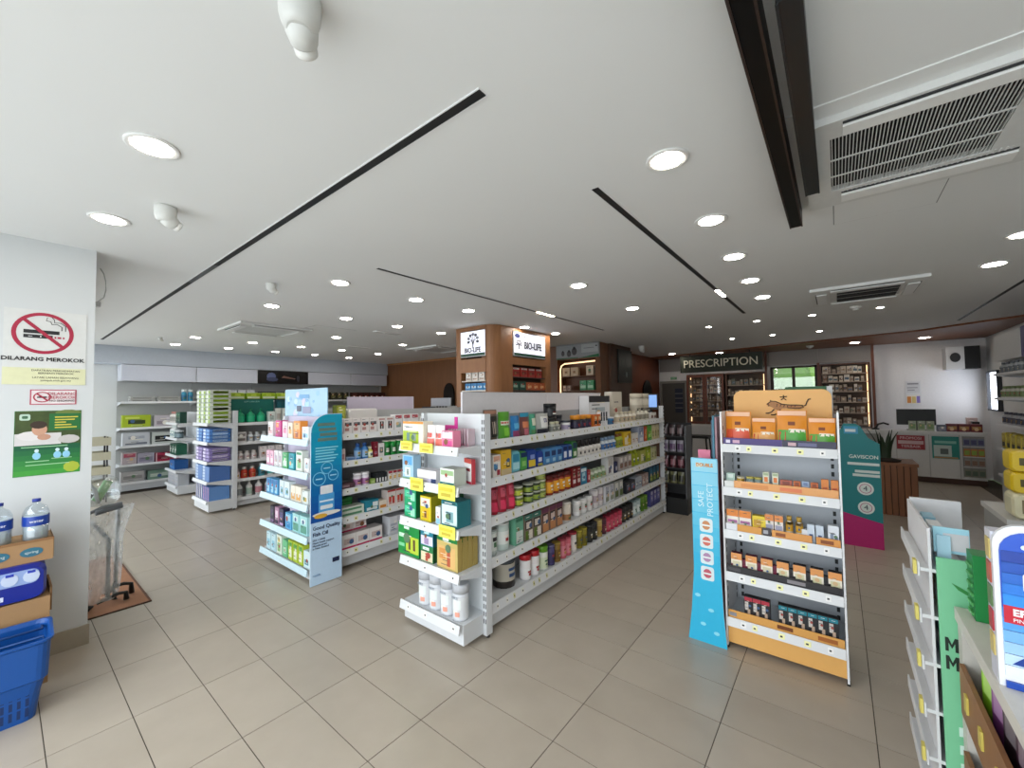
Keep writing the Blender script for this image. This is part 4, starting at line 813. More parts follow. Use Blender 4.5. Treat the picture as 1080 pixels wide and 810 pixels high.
C_.row('fourth shelf', CZ[3], [
 (jar(.15, .035, '#d9c6c9', '#c9b0b4', '#e8e0e0', neck=.55, name='bottle'), 'pale pink bottle', .07, 1, 0),
 (jar(.17, .048, '#d2432a', '#e0e0dc', '#b8331e', neck=.6, name='bottle'), 'orange red bottle', .17, 2, .115),
 (jar(.20, .05, '#3f8a96', '#d9e0e0', '#2a6f80', neck=.6, name='bottle'), 'teal blue bottle', .42, 1, 0),
 (jar(.20, .048, '#e2e6e6', '#cfd9d6', '#3f9a94', neck=.6, name='bottle'), 'white bottle with teal label', .55, 3, .12)])
C_.row('bottom shelf', CZ[4], [
 (pump(.25, .046, '#e3e3e1', '#d9d9d7', '#8f979a'), 'white pump bottle with grey label', .10, 1, 0),
 (pump(.25, .046, '#e3e3e1', '#d9d9d7', '#a9c0b4'), 'white pump bottle with sage label', .24, 1, 0),
 (pump(.25, .05, '#e6e3e3', '#d9d9d7', '#c98a94'), 'white pump bottle with pink label', .38, 1, 0),
 (pump(.25, .05, '#e3e3e3', '#d9d9d7', '#bfb3c9'), 'white pump bottle with lilac label', .52, 1, 0),
 (jar(.24, .05, '#2f6a66', '#1f4f4c', '#3f827c', neck=.6, name='bottle'), 'dark teal bottle', .66, 2, .12)])
t = thing('display_riser', 'teal cardboard display board behind the green pump bottles', 'display', (1.80, 4.03, 1.3005))
MB().box(0, 0, 0, .66, .10, .375, M('#0f7368', .45)).build('board', t); text('SOFT CARE SKIN', .03, M('#a9e0d6', .4), t, (.33, -.002, .335))
C_.row('display top', 1.676, [(softpack(.22, .14, .105, '#9fbf1e', (.05, .05, .95, .4, '#dfe8c8'), (.3, .5, .7, .85, '#c3d84a')), 'lime green tissue pack', .13, 4, .23, dict(y=.26, name='soft_pack'))])
t = thing('display_riser', 'dark teal ribbed display case beside the teal board', 'display', (2.50, 4.0, 1.3005))
MB().box(0, 0, 0, .42, .10, .36, M('#154f58', .45)).build('case', t)
for k in range(5): MB().box(.01 + k * .083, -.012, 0, .075 + k * .083, -.0005, .33, M('#1f6570', .4)).build('rib', t)
DZ = [1.315, 1.035, .75, .46, .18]
unit('end_display', 'white end display of stacked green, blue and purple packs', 'shelving', 1.455, 4.40, -PI/2, .69, .32, DZ, 1.50, tags=0, posts=[(.675, .345)], slot='none', lip=.045)
D_ = Side(1.455, 4.40, -PI/2, 'stacked pack display')
D_.row('top shelf', DZ[0], [(softpack(.215, .265, .062, '#c9d0bf', (.05, .1, .5, .9, '#e3e8da'), (.6, .1, .95, .9, '#8fb01e')), 'green and white sanitary pack', .12, 3, .225, dict(stack=8, h=.0622))])
D_.row('second shelf', DZ[1], [(softpack(.32, .265, .05, '#3f74b8', (.05, .1, .4, .9, '#c9d8ea'), (.6, .2, .9, .8, '#6f9fd4')), 'blue sanitary pack', .17, 2, .335, dict(stack=4, h=.0502))])
D_.row('third shelf', DZ[2], [(softpack(.32, .265, .05, '#7f70a8', (.05, .1, .4, .9, '#d9d0e6'), (.6, .2, .9, .8, '#a898c8')), 'purple sanitary pack', .17, 2, .335, dict(stack=4, h=.0502))])
D_.row('fourth shelf', DZ[3], [(carton(.32, .265, .044, '#5f82b8', (.05, .1, .4, .9, '#b9c8dc'), side='#4a6fae'), 'blue and white flat carton', .17, 2, .335, dict(stack=5, h=.0442, jit=0))])
D_.row('bottom shelf', DZ[4], [(carton(.045, .25, .21, '#d5d3de', (0, 0, .3, 1, '#2a2c44'), side='#8f9fc6'), 'white pack leaning with dark spine', .06, 4, .085, dict(name='carton')),
 (carton(.05, .26, .20, '#b98fb4', (0, 0, .4, 1, '#4a78b4'), side='#5f8ac4'), 'lilac and blue upright pack', .41, 4, .075)])
# fourth gondola farther back (C2)
GZ = [1.27, 1.0, .70, .43, .17]
unit('end_display', 'farther white end display with dark green boxes', 'shelving', 1.50, 6.30, -PI/2, .75, .30, GZ, 1.46, tags=0, posts=[], lip=.04)
G_ = Side(1.50, 6.30, -PI/2, 'farther end display')
G_.row('top shelf', GZ[0], [(jar(.20, .05, '#c9c4bd', '#a9726a', '#8f8a84', neck=.6, name='bottle'), 'grey bottle with red cap', .10, 3, .13), (carton(.12, .10, .20, '#1f4438', (.1, .5, .9, .9, '#2f6a54')), 'dark green carton', .56, 2, .13)])
G_.row('second shelf', GZ[1], [(jar(.22, .055, '#d6d9d6', '#bfc6c4', '#9fb0ac', neck=.5, name='bottle'), 'tall white bottle', .12, 2, .14), (jar(.14, .05, '#3f4f54', '#c0c4c4', '#6a7f86', name='tub'), 'dark grey tub', .42, 2, .14)])
G_.row('third shelf', GZ[2], [(carton(.13, .15, .19, '#164a36', (.1, .2, .4, .8, '#dfe3dc'), side='#1f5a44'), 'deep green carton with white side', .20, 3, .16)])
G_.row('fourth shelf', GZ[3], [(carton(.30, .20, .17, '#2060a4', (.05, .1, .95, .4, '#3f7fc0'), side='#1a508c'), 'big blue carton', .30, 1, 0)])
G_.row('bottom shelf', GZ[4], [(carton(.07, .16, .20, '#c9ccd0', (.1, 0, .4, 1, '#7f7f98'), side='#b0b3b8'), 'grey striped upright pack', .08, 8, .082)])
unit('gondola_shelving', 'fourth white gondola at the far left, mostly hidden', 'shelving', 1.82, 5.62, 0, 2.6, .30, GZ, 1.40, tags=0, rear=True, back='#a9aaaa', lip=.04)
G2 = Side(1.82, 5.62, 0, 'fourth gondola')
G2.row('top shelf', GZ[0], [(carton(.16, .12, .20, '#b8bcbe', (.1, .3, .9, .7, '#8a9096')), 'grey pale carton', .15, 12, .2)])
G2.row('third shelf', GZ[2], [(carton(.16, .12, .18, '#a9b4b0', (.1, .3, .9, .7, '#5f8a7a')), 'sage pale carton', .15, 4, .2)])

# fifth unit glimpsed over the white end display
gonE = unit('gondola_shelving', 'fifth gondola with dark mixed goods, seen above the white end display', 'shelving', 5.0, 3.30, -PI/2, 1.10, .30, CZ, 1.50, tags=0, rear=False, back='#a9aaaa', lip=.04)
o = MB().box(0, -.008, 0, .60, .008, .165, M('#b9bcc6', .5)).build('header_panel', gonE, (.02, .29, 1.5005)); MB().box(.60, -.01, 0, .61, .01, .165, M('#cfd2d8', .5)).build('end_strip', o)
E5 = Side(5.0, 3.30, -PI/2, 'fifth gondola')
E5.row('top shelf', CZ[0], [(carton(.08, .06, .19, '#3a3f4a', (.1, .2, .9, .6, '#a9a9a0')), 'dark slate box', .08, 4, .095), (jar(.20, .035, '#4a5a3a', '#2a2a2c', '#b0a890', neck=.6, name='bottle'), 'dark green bottle', .48, 4, .085), (carton(.07, .06, .17, '#8a5a6a', (.1, .2, .9, .6, '#d0c0c4')), 'mauve box', .84, 3, .09)])
E5.row('second shelf', CZ[1], [(carton(.10, .08, .18, '#b0b0b4', (.1, .2, .9, .6, '#6a7080')), 'grey box', .10, 8, .125)])

# ------------------------------------------------------------------ wall shelving along the left rear wall
WZ = [1.66, 1.18, .845, .505, .18]
BAY = ['first', 'second', 'third', 'fourth', 'fifth']
for k in range(5):
    unit('wall_shelving', f'white wall shelving bay, {BAY[k]} from the left on the rear wall', 'shelving', .92 + k * 1.13, 6.73, 0, 1.12, .40, WZ, 2.05, tags=0, posts=[], back='#b4b6b4', lip=.04, group='wall shelving bays')
    t = thing('header_light_box', (f'blank white header box above the {BAY[k]} wall shelving bay' if k != 2 else 'black header box with photo print above the third wall shelving bay'), 'header', (.92 + k * 1.13, 6.74, 2.055))
    MB().box(0, 0, 0, 1.12, .37, .30, M('#d6d9e2', .45) if k != 2 else M('#0f0f12', .25)).build('box', t)
    if k != 2: MB().box(.012, -.004, .012, 1.108, 0, .288, M('#cdd1de', .4)).build('front_panel', t)
    else:
        patch(t, ellipse(.28, .17, .10, .09, 9), M('#5f6a92', .4)); patch(t, ellipse(.30, .10, .13, .05, 9), M('#3a4260', .4), -.002); patch(t, [(.5, .14), (.8, .11), (.82, .13), (.55, .19)], M('#6a4a40', .4), -.002); patch(t, ellipse(.88, .13, .04, .08, 9), M('#2c2c3a', .4), -.002)
W1 = Side(.92, 6.73, 0, 'first wall bay')
W1.row('top shelf', WZ[0], [(softpack(.36, .14, .05, '#a9a9a6', (.1, .2, .9, .7, '#8a8b88')), 'flat grey wrapped pack', .30, 2, .40, dict(stack=2, h=.0502)), (jar(.24, .045, '#2f8fb0', '#d9dfe0', '#1f6f96', neck=.9, name='canister'), 'teal blue tube', .94, 2, .10)])
W1.row('second shelf', WZ[1], [(carton(.40, .12, .235, '#9fb41e', (.2, .3, .8, .6, '#2b3a12'), (.1, .7, .6, .85, '#c3cf5a')), 'lime green box with dark shoe print', .23, 1, 0), (carton(.36, .12, .22, '#b9b3bb', (.1, .2, .4, .5, '#8f858f'), (.5, .4, .9, .8, '#cfc8cf')), 'lilac grey box', .66, 1, 0)])
W1.row('third shelf', WZ[2], [(carton(.38, .12, .24, '#c3c6cc', (.1, .1, .9, .25, '#6f7480'), (.2, .55, .8, .75, '#a4a9b4')), 'pale box with pattern foot', .23, 1, 0), (carton(.46, .12, .23, '#c0c6c2', (.1, .2, .75, .7, '#0f1210'), (.8, .1, .98, .9, '#8fa49a')), 'white box with black cushion print', .68, 1, 0)])
W1.row('fourth shelf', WZ[3], [(carton(.20, .12, .22, '#b6a9ae', (.1, .6, .9, .9, '#a84a60')), 'pinkish box', .14, 1, 0), (carton(.24, .12, .19, '#a9a3b4', (.1, .2, .9, .6, '#8a8298')), 'mauve grey box', .37, 1, 0), (carton(.28, .12, .17, '#a82848', (.1, .3, .9, .75, '#7a1a34'), (0, 0, .08, 1, '#cfb0b8')), 'crimson box', .65, 1, 0), (carton(.18, .12, .16, '#b83050', (.1, .3, .9, .75, '#d8a0ac')), 'crimson pink box', .92, 1, 0, dict(stack=2, h=.1605))])
W1.row('bottom shelf', WZ[4], [(carton(.32, .14, .19, '#a8a6a6', (.1, .3, .9, .6, '#8c8888')), 'plain grey box', .19, 1, 0), (carton(.36, .14, .17, '#6a8a7a', (.1, .3, .9, .7, '#b0bfb4')), 'green grey box', .58, 1, 0), (carton(.2, .14, .2, '#b3b3b5', (.1, .3, .9, .6, '#8f8f95')), 'pale grey box', .92, 1, 0)])
for k, cols, nm in ((1, ('#c0c3c6', '#8f9296'), 'pale grey box'), (2, ('#24242a', '#55555c'), 'black box'), (3, ('#2c2f26', '#6a6a3a'), 'dark olive box'), (4, ('#4a2a26', '#8a3a34'), 'dark red box')):
    Wk = Side(.92 + k * 1.13, 6.73, 0, f'{BAY[k]} wall bay')
    Wk.row('top shelf', WZ[0], [(carton(.15, .12, .24 if k == 1 else .20, cols[0], (.15, .3, .85, .6, cols[1])), nm, .12, 6, .175)])
    Wk.row('second shelf', WZ[1], [(carton(.17, .12, .22, cols[0], (.15, .3, .85, .6, cols[1])), nm + ' of larger size', .14, 5, .205)])
    if k == 4: Wk.row('third shelf', WZ[2], [(carton(.17, .12, .2, '#3a5a3a', (.15, .3, .85, .6, '#8a9a5a')), 'dark green box', .14, 5, .205)])
# stack of cream trays on a dark frame
t = thing('tray_rack', 'dark rack of four cream plastic trays beside the rear wall', 'rack', (.52, 6.2, 0))
for sx in (-.16, .16):
    for sy in (-.14, .14): MB().tube([(sx, sy, 0), (sx, sy, 1.08)], .012, BLACK).build('leg', t)
for k in range(4):
    z0 = .22 + k * .24; m = MB(); CRM = M('#b9b49c', .5)
    m.box(-.19, -.18, z0, .19, .18, z0 + .01, CRM)
    for a, b, c, d in ((-.20, -.19, .20, -.18), (-.20, .18, .20, .19), (-.20, -.18, -.19, .18), (.19, -.18, .20, .18)): m.box(a, b, z0, c, d, z0 + .13, CRM)
    m.build('tray', t)
# ------------------------------------------------------------------ orange display stand
SZ = [1.30, 1.02, .745, .475, .185]
unit('display_stand', 'freestanding display stand with orange header and foot, balms and plasters', 'display stand', 2.52, -2.905, -PI/2, .595, .36, SZ, 1.50, tags=5, tagcol=('#f3f1b0', '#ececea'), posts=[], slot='front', back='#c3c8ce', lip=.052, base_front=.006, kick=.155)
stand = [o for o in COL.objects if o.get('label', '').startswith('freestanding display stand')][0]
ORG = M('#e3ad62', .45, var=.02)
MB().prism(rrect(.02, 1.30, .575, 1.66, .05, (0, 0, 1, 1)), .300, .312, ORG).build('header_board', stand)
MB().box(0, .004, .03, .595, .34, .154, ORG).build('foot_panel', stand)
for x in (-.006, .601):
    o = MB().box(x - .005, -.012, .012, x + .005, .36, 1.52, M('#e6e7e9', .4)).build('side_panel', stand); s = MB()
    for k in range(4, 29):
        s.box(x - .0065, .30, k * .05, x + .0065, .312, k * .05 + .03, DARKSLOT); s.box(x - .0065, .02, k * .05, x + .0065, .03, k * .05 + .025, DARKSLOT)
    tag(s.build('post_slots', o), kind='stuff')
    MB().box(x - .008, -.01, 0, x + .008, 0.03, .012, BLACK).build('foot', stand)
for x in (.03, .565):
    s = MB()
    for k in range(4, 27): s.box(x - .008, .3455, k * .05, x + .008, .3475, k * .05 + .028, DARKSLOT)
    tag(s.build('back_slots', stand), kind='stuff')
# leaping tiger emblem and character on the header
INK = M('#3a2418', .5); m = MB(); y = .2965
def arc(pts, r): m.tube([(x, y, z) for x, z in pts], r, INK, 5)
TIG = M('#a5713c', .5)
body = [(.225, 1.565), (.25, 1.583), (.275, 1.58), (.31, 1.562), (.35, 1.557), (.40, 1.556), (.42, 1.548), (.41, 1.538), (.36, 1.540), (.31, 1.535), (.295, 1.52), (.27, 1.53), (.25, 1.545), (.232, 1.552)]
m.prism(body[::-1], y, y + .003, TIG)
arc([(.222, 1.563), (.25, 1.585), (.275, 1.582), (.31, 1.564), (.35, 1.559), (.40, 1.558), (.425, 1.556)], .003); arc([(.42, 1.55), (.44, 1.556), (.447, 1.578), (.456, 1.596), (.468, 1.597)], .0035)
arc([(.265, 1.53), (.25, 1.512), (.228, 1.502), (.215, 1.503)], .004); arc([(.30, 1.528), (.29, 1.505), (.265, 1.492), (.245, 1.492)], .004); arc([(.34, 1.54), (.36, 1.538), (.405, 1.536), (.43, 1.545)], .003); arc([(.31, 1.52), (.312, 1.505), (.30, 1.492)], .0035)
for x in (.285, .305, .325, .345, .365, .385): arc([(x, 1.566 - (x - .28) * .1), (x - .006, 1.545)], .0022)
arc([(.226, 1.566), (.238, 1.556), (.23, 1.55)], .0025); arc([(.243, 1.586), (.247, 1.592)], .003)
m.build('tiger_emblem', stand); m = MB()
arc([(.30, 1.612), (.34, 1.616)], .003); arc([(.32, 1.625), (.32, 1.605), (.305, 1.592)], .003); arc([(.32, 1.605), (.335, 1.592)], .003); m.build('character_emblem', stand)
S_ = Side(2.52, -2.905, -PI/2, 'orange stand', 'display_box')
def balm(w, h, foot, r=.35): return pouch(w, .05, h, '#dd8a1e', (.03, .85, .97, .98, '#edbfa0'), (.03, .06, .97, .45, foot), (.4, .38, .95, .48, '#f0e6d6'), (.38, .58, .62, .68, '#7a3a12'), (.06, .10, .3, .40, '#c94a2a'), name='pouch')
S_.row('top shelf', SZ[0], [
 (balm(.15, .215, '#d9573a'), 'orange pouch with red foot', .08, 1, 0, dict(rx=-.12, y=.05, lift=.0075)),
 (balm(.135, .175, '#e0a25a'), 'smaller orange pouch with pale foot', .225, 1, 0, dict(rx=-.12, y=.05, lift=.0075)),
 (balm(.16, .225, '#4fa03a'), 'tall orange pouch with green foot', .376, 1, 0, dict(rx=-.12, y=.05, lift=.0075)),
 (balm(.135, .18, '#5aa23a'), 'short orange pouch with green foot', .525, 1, 0, dict(rx=-.12, y=.05, lift=.0075))])
def strip(zs, x0, x1, h, c, marks=(), z0=.012):
    o = MB().box(x0, -.0005, zs + z0 - .012, x1, .0035, zs + h, M(c, .4, var=.02)).build('shelf_strip', stand)
    for a, b, mc in marks: MB().box(a, -.0025, zs + h * .35, b, -.0006, zs + h * .75, M(mc, .4)).build('strip_print', o)
strip(SZ[0], .004, .33, .05, '#3a2470', ((.06, .1, '#c9a0b8'), (.02, .045, '#d9d0e0'))); strip(SZ[0], .331, .591, .05, '#23223f', ((.36, .40, '#c3a0a8'), (.41, .5, '#5a5a80')))
strip(SZ[1], .06, .591, .055, '#e0a060', ((.10, .25, '#d58a48'), (.31, .42, '#d9784a'))); strip(SZ[1], .004, .058, .05, '#d9dbd8')
strip(SZ[2], .07, .205, .05, '#d99a4a', ()); strip(SZ[2], .004, .069, .05, '#dfe0e6'); strip(SZ[2], .26, .46, .05, '#da9850', ((.28, .33, '#8a4a1c'),)); strip(SZ[2], .48, .591, .05, '#d9944a', ((.50, .56, '#8a4a1c'),)); strip(SZ[2], .21, .255, .055, '#3f3a40', ((.215, .24, '#a9a9b0'),))
strip(SZ[3], .004, .591, .05, '#262427', ((.01, .08, '#4a484c'), (.33, .42, '#8a868a')))
strip(SZ[4], .004, .591, .055, '#d9a055', ((.01, .05, '#8a8a90'), (.27, .35, '#6f3a14'), (.47, .56, '#a5602a')))
small = lambda c, a, h=.06, w=.035, d=.03: carton(w, d, h, c, (.1, .1, .9, .4, a), (.2, .6, .8, .9, a))
S_.row('second shelf', SZ[1] + .02, [
 (small('#a9c4b8', '#d3e0d8', .075, .05), 'pale green balm box', .035, 1, 0), (jar(.055, .022, '#c8a040', '#d9d2b8', '#8f7f4a', name='jar'), 'small gold balm jar', .09, 1, 0),
 (jar(.06, .022, '#7f8f8a', '#c0b45a', '#a9c0c8', name='jar'), 'small grey balm jar', .145, 2, .045),
 (carton(.032, .03, .10, '#d9dcc6', (.2, .4, .8, .7, '#d97a3a'), (.1, .8, .9, .95, '#9fb08a')), 'tall pale box with orange mark', .235, 2, .05), (small('#b05a44', '#7f3a2c', .06, .06), 'brown red balm box', .34, 1, 0),
 (small('#c9682c', '#8a3f1a', .06), 'orange brown balm box', .395, 2, .085), (small('#9fb0c8', '#6a7fa5', .065), 'pale blue balm box', .437, 1, 0),
 (carton(.035, .03, .085, '#d58038', (.2, .1, .8, .5, '#b3542a')), 'upright orange balm box', .53, 2, .045)], y=.03)
S_.row('third shelf', SZ[2] + .0, [
 (carton(.068, .05, .135, '#eae2da', (0, .68, 1, 1, '#dd8434'), (.1, .38, .9, .52, '#a86a9a'), (.3, .05, .95, .3, '#dba86a')), 'white carton with orange top', .04, 2, .072), (carton(.08, .05, .115, '#e3c832', (.1, .45, .6, .8, '#c0932a'), (.05, .05, .95, .25, '#efe2b0')), 'yellow plaster box', .193, 1, 0),
 (carton(.045, .04, .135, '#e6ddd6', (0, .72, 1, 1, '#dd8a4a'), (.1, .35, .9, .55, '#9a9ab0'), (.2, .05, .8, .2, '#4a4a58')), 'slim white carton with orange top', .245, 2, .05),
 (jar(.14, .019, '#d9d2c0', '#b5923c', '#c8982a', (.45, .95), caph=.2, neck=.7, name='bottle'), 'gold roll on bottle', .348, 2, .05),
 (carton(.03, .03, .075, '#dfe0e4', (.2, .2, .8, .6, '#a9b0c0')), 'tiny white box', .425, 1, 0), (carton(.035, .035, .11, '#c8d3e0', (.25, .1, .75, .5, '#4a5f8a')), 'white and blue box', .455, 2, .042), (carton(.05, .035, .12, '#dfe3ea', (.2, .1, .5, .6, '#8a98b0'), (.6, .1, .9, .5, '#5a6a8a')), 'wider white and blue box', .56, 1, 0)])
S_.row('fourth shelf', SZ[3], [
 (carton(.062, .04, .125, '#efe6d6', (0, .68, 1, 1, '#e09a5a'), (.15, .3, .85, .6, '#d9cfae'), (0, 0, .18, .45, '#6a1a34'), side='#6a1a34'), 'cream sachet with maroon edge', .055, 3, .084, dict(name='sachet')), (carton(.062, .04, .125, '#efe6d6', (0, .68, 1, 1, '#e09a5a'), (.15, .3, .85, .6, '#d9d5ae'), (0, 0, .18, .45, '#1f1d20'), side='#1f1d20'), 'cream sachet with black edge', .307, 4, .084, dict(name='sachet')),
 (carton(.022, .03, .09, '#6a1a34', (.1, .1, .9, .6, '#8a2a48')), 'maroon filler box', .097, 3, .084, dict(y=.03)), (carton(.022, .03, .09, '#1f1d20', (.1, .1, .9, .6, '#343236')), 'black filler box', .349, 3, .084, dict(y=.03))])
S_.row('bottom shelf', SZ[4] + .0, [
 (carton(.048, .04, .155, '#1c1a1e', (.05, .82, .95, .97, '#b03040'), (.1, .45, .5, .78, '#c9c3bc'), (.4, .12, .7, .5, '#b9a08a'), (.65, .05, .9, .25, '#8a6a4a')), 'black box with red top', .115, 3, .047, dict(jit=0)),
 (carton(.048, .04, .155, '#1a1c20', (.05, .82, .95, .97, '#1f7f90'), (.1, .45, .5, .78, '#c9c3bc'), (.4, .12, .7, .5, '#b9a08a'), (.65, .05, .9, .25, '#8a6a4a')), 'black box with teal top', .30, 6, .0485, dict(jit=0))])
# white rear panel with green strip behind the header
t = thing('rear_panel', 'tall white panel with dark green strip behind the orange stand', 'panel', (2.905, -3.20, 0), -PI/2)
MB().box(.03, 0, .02, .285, .03, 1.68, M('#c9cdd0', .5)).build('panel', t); MB().box(.03, -.004, 1.635, .255, 0, 1.68, M('#1f5a34', .5)).build('green_strip', t)
# teal and pink flat standees pressed between the blue card and the stand
t = thing('folded_standee', 'folded teal cardboard standee slotted left of the orange stand', 'standee', (2.56, -2.868, 0), -PI/2)
MB().box(-.032, 0, 0, -.022, .30, 1.49, M('#2a6f86', .45)).build('board', t); MB().box(-.044, .02, 0, -.034, .30, 1.46, M('#1d4a66', .45)).build('board', t); MB().box(-.020, .01, .0, -.008, .30, 1.48, M('#a5808a', .5)).build('board', t)
t = thing('leaflet', 'pink leaflet poking up behind the blue standee', 'leaflet', (2.62, -2.775, 0), -PI/2); MB().box(-.05, 0, 0, .03, .01, 1.25, M('#d97a98', .5)).build('card', t)
# bright blue standee
pol = [(-.045, 0), (.19, 0), (.175, .2), (.165, .52), (.165, 1.21), (0, 1.21), (0, .46), (-.02, .2)]
t = board('standee', 'slim bright blue cardboard standee with pale icons beside the orange stand', 'standee', 2.47, -2.715, -PI/2, pol, .012, M('#2fb4dd', .4, var=.04))
for k in range(8): patch(t, rect(.002, 1.205 - k * .09, .163, 1.12 - k * .09) if False else rect(.002, 1.12 - k * .09, .163, 1.206 - k * .09), M(grad('#8fd0e6', '#2fb4dd', k / 7), .4, var=.03))
text('DOUBLE', .030, M('#e0922a', .4), t, (.085, -.003, 1.165), bold=.001, sx=.9); patch(t, rect(.03, 1.15, .07, 1.18), M('#c9d7d0', .4), -.0017)
for a, s in ((.06, 'SAFE'), (.115, 'PROTECT')): text(s, .05, M('#d3eef5', .4), t, (a, -.003, .94), ry=-PI/2, rx=PI/2, sx=1.0)
for k in range(4):
    zc = .77 - k * .105; patch(t, rrect(.045, zc - .045, .125, zc + .045, .015), M('#d9e8ec', .4), -.002, 'icon_print'); patch(t, ellipse(.085, zc, .026, .03, 10), M(['#c98a5a', '#d06a5a', '#b08ab0', '#c0596a'][k], .4), -.0028, 'icon_print'); patch(t, rect(.06, zc - .006, .11, zc + .004), M('#e9f0f0', .4), -.0034, 'icon_print')
for k, (a, b) in enumerate(((.02, .3), (.1, .22), (.05, .12), (.13, .08))): patch(t, ellipse(a, b, .018, .012, 8), M('#8fdcf0', .3), -.0017)
# ------------------------------------------------------------------ teal reflux-medicine standee in the middle distance
pol = [(0, 0), (.37, 0), (.37, 1.10), (.28, 1.16), (.22, 1.28), (.18, 1.31), (.08, 1.31), (.05, 1.24), (0, 1.20)]
t = board('standee', 'dark teal cardboard standee with magenta foot and two number badges', 'standee', 5.30, -3.47, -PI/2, pol, .015, M('#137a80', .45, var=.02))
patch(t, [(0, 0), (.37, 0), (.37, .27), (0, .36)], M('#b0186a', .45)); patch(t, rect(.08, 1.20, .2, 1.28), M('#2f8fb8', .4)); patch(t, rect(.09, 1.22, .18, 1.25), M('#d0dde0', .4), -.002)
text('GAVISCON', .052, M('#dfe9e6', .4), t, (.235, -.003, .955), bold=.0008, sx=.92)
for z0, a, b in ((.88, .10, .36), (.80, .16, .36), (.76, .14, .36)): patch(t, rect(a, z0 - .014, b, z0 + .014), M('#cfd9d8', .4))
for zc in (.62, .42):
    patch(t, ellipse(.24, zc, .068, .068), M('#d9e3e0', .4), -.0014, 'badge_print'); patch(t, ellipse(.24, zc, .05, .05), M('#b04a80', .4), -.002, 'badge_print'); patch(t, ellipse(.24, zc, .044, .044), M('#d3dedb', .4), -.0026, 'badge_print'); text('4', .075, M('#1f3f48', .4), t, (.24, -.0036, zc))
MB().box(.05, .015, 0, .30, .2, .02, M('#0f5f66', .5)).prism([(.016, .02), (.2, .02), (.016, .8)], .17, .18, M('#0f5f66', .5), axis='x').build('strut', t)
# planter of vertical slats with spiky plant
t = thing('planter', 'slatted timber planter box by the pharmacy counter', 'planter', (7.03, -3.72, 0), -PI/2); PW = wood('#6a3f24', '#8a5834')
for k in range(9): MB().box(k * .064, 0, 0, k * .064 + .056, .025, .66, PW).build('slat', t)
for k in range(8): MB().box(.555, .03 + k * .064, 0, .58, .03 + k * .064 + .056, .66, PW).build('slat', t)
MB().box(.0, .03, 0, .55, .54, .60, M('#2a1c14', .8)).build('liner', t); MB().box(-.01, -.01, .661, .59, .56, .70, PW).build('rim', t)
p = thing('potted_plant', 'dark upright blade leaved plant in the timber planter', 'plant', (7.22, -4.0, .7))
rng = random.Random(5)
MB().lathe([(.15, 0), (.17, .02), (.05, .05)], M('#2b2018', .9), 14).build('soil', p)
for k in range(9):
    a = rng.uniform(0, 2*PI); L_ = rng.uniform(.28, .42); le = rng.uniform(.03, .16); w_ = .035; b0 = Vector((.05*math.cos(a), .05*math.sin(a), .03)); g = []
    for i in range(5):
        f = i / 4; c = b0 + Vector((math.cos(a) * le * f * f, math.sin(a) * le * f * f, L_ * f)); s = Vector((-math.sin(a), math.cos(a), 0)) * w_ * (1 - f ** 2 * .95); g.append([c - s, c + Vector((math.cos(a), math.sin(a), 0)) * .008, c + s])
    o = MB().sheet(g, M('#22341f', .5, var=.2)).build('leaf', p); 
# ------------------------------------------------------------------ pharmacy counter
t = thing('service_counter', 'long white pharmacy counter with dark kick and posters', 'counter', (10.15, -.55, 0), -PI/2); CW = M('#d9d8d6', .5); L_ = 4.94
MB().box(0, .03, .10, L_, .50, .88, CW).build('carcass', t); MB().box(-.02, 0, .881, L_ + .02, .53, .93, M('#dddcda', .35)).build('worktop', t); MB().box(0, .06, 0, L_, .48, .10, M('#4a2f22', .6)).build('kick_plate', t)
for x in (3.05, 3.25, 3.80, 4.24, 4.62): MB().box(x, .022, .11, x + .012, .0295, .875, M('#b9b8b6', .5)).build('panel_joint', t)
for (x0, x1, zz) in ((4.66, 4.92, .10), (3.27, 3.56, .12)):
    c = MB().box(x0, .004, .14, x1, .028, .86, M('#8f8d88', .5)).build('leaflet_rack', t)
    for k in range(4): MB().box(x0, -.03, .14 + k * .18, x1, .003, .155 + k * .18, CW).build('rack_shelf', c); 
R_ = Side(10.15, -.55, -PI/2, 'counter rack')
for k, cs in enumerate((('#8a8a78', '#5a6a5a'), ('#a39a92', '#8a6a5a'), ('#c07a3a', '#8fae4a'), ('#7a7f92', '#4a4a70'))):
    R_.row(['bottom tier', 'lower tier', 'upper tier', 'top tier'][k], .1555 + k * .18, [(carton(.075, .02, .13, cs[0], (.1, .2, .9, .8, cs[1])), 'small leaflet pack', 4.705, 3, .085, dict(y=-.022, jit=0))])
def flat(name, label, cat, x, y, z, rz, w, h, base, prints, texts=(), th=.004):
    t = thing(name, label, cat, (x, y, z), rz); MB().box(0, -th, 0, w, 0, h, M(base, .45)).build('sheet', t)
    for k, (a, b, c, d, col) in enumerate(prints): MB().box(a*w, -th - .0008 - k * .0001, b*h, c*w, -th + .0001, d*h, M(col, .45)).build('print', t)
    for (s, a, b, sz, col) in texts: text(s, sz, M(col, .45), t, (a*w, -th - .0025, b*h))
    return t
flat('poster', 'red poster with white lettering on the pharmacy counter front', 'poster', 10.165, -4.36, .59, -PI/2, .38, .26, '#9a1f2a', ((.05, .38, .95, .62, '#d9b8b8'),), (('PROMOSI', .5, .80, .07, '#e6d0d0'), ('TERBAIK', .5, .2, .07, '#e6d0d0')))
flat('poster', 'teal and white poster on the pharmacy counter front', 'poster', 10.165, -4.83, .45, -PI/2, .34, .40, '#1f8a7e', ((.06, .1, .72, .6, '#c9d6d0'), (.1, .68, .9, .8, '#8fc9be'), (.3, .2, .6, .45, '#5f6a68'), (.06, .02, .94, .08, '#b98a5a')))
